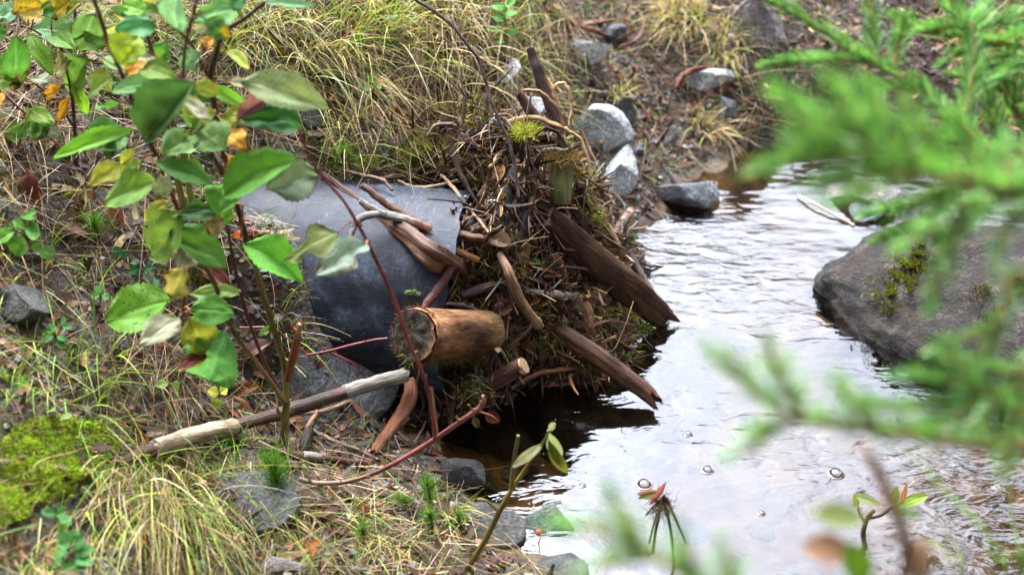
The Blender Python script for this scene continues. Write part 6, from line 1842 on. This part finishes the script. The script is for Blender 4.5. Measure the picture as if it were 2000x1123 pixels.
def spruce_branch(pts, rpx, nl=.016, dens=20, bare=0.0, w=.0014, col=NC, root=True, sub=()):
    """pts: (x, y, depth) from the tip inwards; needles stand all round each shoot and point to its tip"""
    far_ = .38 if pts[0][2] > .9 else 0
    if far_: nl *= 1.4; w *= 1.15; rpx *= .8
    dens *= 1.5 if far_ else 1.0; w *= 1.3
    sub = [[(a, b_, c_ + far_) for a, b_, c_ in k] for k in sub]; pts = [(a, b_, c_ + far_) for a, b_, c_ in pts]
    P3 = [PD(*q) for q in pts]
    mb = MB()
    r = [rpx * (0.45 + .55 * i / max(1, len(pts) - 1)) * q[2] / FPX for i, q in enumerate(pts)]
    allp = list(P3)
    if root:
        e = P3[-1]; tz = tr0 + np.array((0, 0, np.clip(e[2] - tr0[2] + .02, .1, 1.85)))
        allp = allp + [(e * .5 + tz * .5) + (0, 0, -.01), tz]; r = r + [r[-1] * 1.2, r[-1] * 1.5]
    pp = tube(mb, allp, r, C(176, 128, 84), n=8, per=7, rough=.1)
    segs = [(pp, nl)]
    for sb in sub:
        q = [PD(*k) for k in sb]
        s2 = tube(mb, q, [.0012] + [.0018] * (len(q) - 1), C(160, 124, 70), n=6, per=6)
        segs.append((s2, nl * .95))
    br = mb.build('branch', 'stem', sp, origin=P3[-1])
    mb = MB()
    for s_, l_ in segs:
        ds = np.linalg.norm(np.diff(s_, axis=0), axis=1); cs = np.concatenate([[0], np.cumsum(ds)]); Ltot = cs[-1]
        n = int(Ltot * 100 * dens)
        t = np.sort(rng.random(n)) * Ltot * (1 - bare)
        i = np.clip(np.searchsorted(cs, t) - 1, 0, len(ds) - 1)
        f = (t - cs[i]) / (ds[i] + 1e-9)
        p = s_[i] * (1 - f)[:, None] + s_[i + 1] * f[:, None]
        fw = nrm(s_[i] - s_[i + 1])
        ra = nrm(np.cross(fw, rng.normal(size=(n, 3))))
        ra = ra - FWD * (ra @ FWD)[:, None] * .6
        ra[:, 2] = np.where(ra[:, 2] < -.3, -ra[:, 2], ra[:, 2])
        al = rng.uniform(.55, 1.05, n) * np.clip(.25 + t / .02, .25, 1)
        d = fw * np.cos(al)[:, None] + nrm(ra) * np.sin(al)[:, None]
        c = pick(col, n, None, .12)
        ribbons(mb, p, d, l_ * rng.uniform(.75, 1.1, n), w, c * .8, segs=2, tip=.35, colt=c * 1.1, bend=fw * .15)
    mb.build('needles', 'needle', br, origin=P3[-1])


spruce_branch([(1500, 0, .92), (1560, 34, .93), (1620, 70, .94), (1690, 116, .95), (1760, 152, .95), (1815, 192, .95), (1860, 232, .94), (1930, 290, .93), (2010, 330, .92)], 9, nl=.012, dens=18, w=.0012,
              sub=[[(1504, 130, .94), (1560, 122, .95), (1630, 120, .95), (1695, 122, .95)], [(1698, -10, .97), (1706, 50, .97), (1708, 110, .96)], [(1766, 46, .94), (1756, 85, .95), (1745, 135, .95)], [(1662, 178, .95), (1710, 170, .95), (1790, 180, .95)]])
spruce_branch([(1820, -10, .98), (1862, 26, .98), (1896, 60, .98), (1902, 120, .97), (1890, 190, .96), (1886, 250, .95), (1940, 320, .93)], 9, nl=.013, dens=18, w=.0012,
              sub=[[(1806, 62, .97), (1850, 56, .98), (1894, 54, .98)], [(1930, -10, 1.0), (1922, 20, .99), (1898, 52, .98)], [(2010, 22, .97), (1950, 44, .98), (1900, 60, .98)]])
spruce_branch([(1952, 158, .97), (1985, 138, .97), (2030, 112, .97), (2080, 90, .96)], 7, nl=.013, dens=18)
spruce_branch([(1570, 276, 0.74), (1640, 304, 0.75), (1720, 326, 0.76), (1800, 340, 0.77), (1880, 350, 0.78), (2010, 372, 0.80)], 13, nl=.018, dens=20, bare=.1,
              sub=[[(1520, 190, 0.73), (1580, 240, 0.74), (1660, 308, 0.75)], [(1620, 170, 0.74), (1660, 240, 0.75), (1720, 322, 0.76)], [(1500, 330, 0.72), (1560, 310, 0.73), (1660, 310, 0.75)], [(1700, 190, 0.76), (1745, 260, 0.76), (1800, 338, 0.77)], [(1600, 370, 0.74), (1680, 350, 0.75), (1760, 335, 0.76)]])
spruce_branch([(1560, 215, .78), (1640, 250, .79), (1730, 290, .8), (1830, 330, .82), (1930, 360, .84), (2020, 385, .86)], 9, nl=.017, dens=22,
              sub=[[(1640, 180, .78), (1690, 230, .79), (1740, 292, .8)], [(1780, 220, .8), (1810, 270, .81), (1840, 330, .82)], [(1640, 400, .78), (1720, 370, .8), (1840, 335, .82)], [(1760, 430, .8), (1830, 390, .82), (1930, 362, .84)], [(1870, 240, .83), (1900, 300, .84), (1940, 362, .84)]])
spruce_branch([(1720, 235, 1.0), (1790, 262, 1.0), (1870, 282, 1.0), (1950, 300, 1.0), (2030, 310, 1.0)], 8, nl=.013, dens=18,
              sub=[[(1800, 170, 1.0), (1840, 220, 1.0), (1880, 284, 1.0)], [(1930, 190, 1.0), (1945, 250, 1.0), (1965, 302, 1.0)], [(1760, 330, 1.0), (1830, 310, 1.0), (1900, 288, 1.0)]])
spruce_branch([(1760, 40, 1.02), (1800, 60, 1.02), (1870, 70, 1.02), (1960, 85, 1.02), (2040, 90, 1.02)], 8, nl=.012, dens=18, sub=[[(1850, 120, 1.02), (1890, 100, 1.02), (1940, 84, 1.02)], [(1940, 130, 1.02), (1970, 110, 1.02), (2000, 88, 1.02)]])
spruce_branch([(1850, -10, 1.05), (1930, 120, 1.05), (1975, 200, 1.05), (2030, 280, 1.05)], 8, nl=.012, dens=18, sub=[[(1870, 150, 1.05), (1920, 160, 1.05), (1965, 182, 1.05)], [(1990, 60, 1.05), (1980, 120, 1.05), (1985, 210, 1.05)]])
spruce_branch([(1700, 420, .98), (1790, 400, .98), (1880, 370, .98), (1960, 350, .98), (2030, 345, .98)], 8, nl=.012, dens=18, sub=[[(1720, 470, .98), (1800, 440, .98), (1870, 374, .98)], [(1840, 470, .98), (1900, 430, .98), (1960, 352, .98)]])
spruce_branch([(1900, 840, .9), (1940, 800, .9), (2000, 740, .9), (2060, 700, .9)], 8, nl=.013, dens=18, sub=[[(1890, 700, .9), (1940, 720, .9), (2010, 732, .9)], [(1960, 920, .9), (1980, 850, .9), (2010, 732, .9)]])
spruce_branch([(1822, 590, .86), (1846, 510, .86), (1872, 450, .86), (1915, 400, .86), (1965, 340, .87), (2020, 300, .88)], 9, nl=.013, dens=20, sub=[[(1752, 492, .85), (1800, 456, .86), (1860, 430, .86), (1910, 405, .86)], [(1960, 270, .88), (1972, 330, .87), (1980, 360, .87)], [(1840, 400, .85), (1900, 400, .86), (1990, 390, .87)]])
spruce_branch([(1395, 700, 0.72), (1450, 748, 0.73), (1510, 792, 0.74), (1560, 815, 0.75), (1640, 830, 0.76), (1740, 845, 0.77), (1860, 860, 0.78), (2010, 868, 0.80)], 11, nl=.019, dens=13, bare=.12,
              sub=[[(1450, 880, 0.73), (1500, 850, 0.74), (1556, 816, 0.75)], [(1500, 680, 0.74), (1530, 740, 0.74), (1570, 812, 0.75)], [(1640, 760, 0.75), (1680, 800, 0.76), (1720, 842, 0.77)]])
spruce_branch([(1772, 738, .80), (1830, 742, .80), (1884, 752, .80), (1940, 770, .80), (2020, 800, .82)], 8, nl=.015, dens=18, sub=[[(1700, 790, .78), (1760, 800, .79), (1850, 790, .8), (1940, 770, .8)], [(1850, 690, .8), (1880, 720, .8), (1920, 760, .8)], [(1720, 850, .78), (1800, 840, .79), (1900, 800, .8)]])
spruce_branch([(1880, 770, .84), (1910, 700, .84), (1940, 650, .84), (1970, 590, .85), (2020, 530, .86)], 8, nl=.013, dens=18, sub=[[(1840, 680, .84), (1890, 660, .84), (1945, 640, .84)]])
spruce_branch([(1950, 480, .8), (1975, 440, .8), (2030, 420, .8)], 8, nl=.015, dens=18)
# low spruce seedling at the bottom edge, near the lens
tr1 = PD(1420, 1330, .72)
sp2 = thing('spruce_seedling', tr1 * (1, 1, 0) + (0, 0, float(TG(tr1[0], tr1[1]))), 'low blurred spruce seedling rising from the bottom edge beside the water', 'seedling')
_sp, _tr = sp, tr0
sp = sp2; tr0 = ORI[sp2.name]
spruce_branch([(1110, 1028, .68), (1180, 1042, .68), (1240, 1070, .69), (1300, 1100, .70), (1370, 1150, .71), (1420, 1230, .72)], 9, nl=.017, dens=13, w=.0013,
              sub=[[(1200, 980, .68), (1225, 1020, .68), (1255, 1078, .69)], [(1160, 1110, .68), (1210, 1095, .68), (1280, 1090, .70)], [(1330, 1050, .7), (1345, 1090, .7), (1370, 1145, .71)]], root=False)
spruce_branch([(1420, 1090, .72), (1425, 1130, .72), (1425, 1200, .72), (1420, 1320, .72)], 8, nl=.017, dens=10, w=.0013, root=False)
sp, tr0 = _sp, _tr

# unseen tree added off frame, only so its reflection darkens the lower right water
t0 = np.array((2.3, 3.75, float(TG(2.3, 3.75))))
tb = thing('added_reflection_tree', t0, 'unseen tree added beyond the frame to darken the lower right water by its reflection', 'tree')
mb = MB(); tube(mb, [t0, t0 + (-.05, 0, .8), t0 + (-.1, -.05, 1.6), t0 + (-.12, -.05, 2.6), t0 + (-.1, 0, 3.4)], [.05, .045, .035, .02, .006], C(96, 84, 72), n=12, rough=.1)
for k in range(14):
    a = rng.uniform(0, 6.28); zz = rng.uniform(1.2, 3.0); q0 = t0 + (-.1, -.03, zz)
    tube(mb, [q0, q0 + (math.cos(a) * .25, math.sin(a) * .25, .12), q0 + (math.cos(a) * .55, math.sin(a) * .55, .22)], [.012, .008, .003], C(90, 78, 68), n=6)
mb.build('trunk', 'wood', tb, origin=t0)
mb = MB(); n = 3600; cl = rng.normal(0, 1, (60, 3)) * (.32, .32, .55) + t0 + (-.12, -.05, 2.15)
p = cl[rng.integers(0, 60, n)] + rng.normal(0, .10, (n, 3))
ribbons(mb, p, nrm(rng.normal(size=(n, 3)) + (0, 0, -.4)), rng.uniform(.04, .07, n), rng.uniform(.03, .045, n), pick([C(70, 110, 44), C(88, 130, 50), C(52, 90, 40)], n), segs=3, mid_w=1.4, tip=.2)
mb.build('crown', 'leaf', tb, origin=t0 + (0, 0, 1.5))

# blurred broad leaved plant near the lens at the bottom
c0 = PD(1780, 1330, .78)
b = thing('willow_seedling', c0 * (1, 1, 0) + (0, 0, float(TG(c0[0], c0[1]))), 'blurred brown stemmed plant with reddish leaves at the bottom edge near the lens', 'seedling')
bp = ORI[b.name]
p = [bp, PD(1776, 1250, .78), PD(1774, 1120, .78), PD(1766, 1050, .78), PD(1742, 980, .78), (PD(1715, 920, .78)), PD(1690, 882, .78)]
mb = MB(); tube(mb, p, [.0035, .0035, .0034, .0034, .0032, .003, .0024], C(150, 116, 80), n=10); mb.build('stem', 'stem', b, origin=p[0])
for k, (bx, by, tx, ty, w, c) in enumerate([(1770, 1060, 1570, 1066, 64, C(196, 150, 120)), (1768, 1020, 1592, 1000, 50, C(172, 190, 110)), (1774, 1110, 1660, 1075, 0, LG), (1690, 1140, 1660, 1062, 60, C(120, 170, 50)), (1745, 985, 1800, 1010, 20, LG)]):
    if not w: continue
    B, E = PD(bx, by, .78), PD(tx, ty, .77)
    if k < 2: B = PD(tx + 95, ty + 12, .78)
    mb = MB(); leaf_mesh(mb, B, E, w * .78 / FPX, nrm(CAM - B) + (0, 0, .4), c, None, 0, .2, seed=k + 500, shape=1.0)
    lf = mb.build('leaf', 'leaf', b, origin=B)
    i = int(np.argmin([np.linalg.norm(B - q) for q in p]))
    mb = MB(); tube(mb, [p[i], (p[i] + B) / 2 + (0, 0, .003), B], [.0011, .001, .0008], C(160, 120, 80), n=6); mb.build('petiole', 'stem', lf, origin=p[i])
# long grass blades near the lens at the right
for k, (lb, pts, w, c) in enumerate([
    ('broad green grass blade slanting across the lower right corner', [(1990, 1150, .95), (1960, 1085, .95), (1900, 1010, .95), (1840, 950, .96), (1790, 895, .97)], 13, C(140, 186, 70)),
    ('thin upright grass stalk at the lower right edge', [(1985, 1150, 1.2), (1976, 1000, 1.2), (1968, 850, 1.2), (1962, 720, 1.2)], 6, C(150, 180, 84)),
    ('thin grass stalk leaning left of the upright stalk', [(1880, 1150, 1.2), (1850, 1040, 1.2), (1820, 930, 1.2)], 5, C(170, 190, 110)),
    ('curved yellow green blade at the bottom right', [(1870, 1150, 1.1), (1855, 1090, 1.1), (1830, 1062, 1.1), (1800, 1058, 1.1)], 9, C(176, 196, 90)),
    ('short grass blade at the bottom edge right of the alder twig', [(1960, 1150, 1.25), (1945, 1090, 1.25), (1925, 1065, 1.25)], 7, C(120, 176, 56)),
    ('arched yellow stalk above the bottom spruce seedling', [(1440, 1150, 1.35), (1428, 1105, 1.35), (1400, 1080, 1.35), (1340, 1072, 1.35)], 4, C(190, 180, 80)),
    ('short green blade at the bottom by the withered weed', [(1412, 1150, 1.3), (1420, 1110, 1.3), (1432, 1086, 1.3)], 7, C(120, 180, 60)),
    ('dry grass stalk at the bottom right corner', [(1930, 1160, 1.0), (1925, 1080, 1.0), (1924, 1010, 1.0)], 5, C(180, 190, 90))]):
    P3 = [PD(*q) for q in pts]
    e = P3[0]; g = np.array((e[0], e[1] - .02, float(TG(e[0], e[1] - .02))))
    P3 = [g, (g + e) / 2] + P3
    mb = MB(); tube(mb, P3, [w * .5 * pts[0][2] / FPX * (1 - .75 * i / len(P3)) for i in range(len(P3))], c, n=6, per=8, flat=.25, rough=.02)
    tag(mb.build('tall_grass', 'grass', origin=g), lb, 'grass')
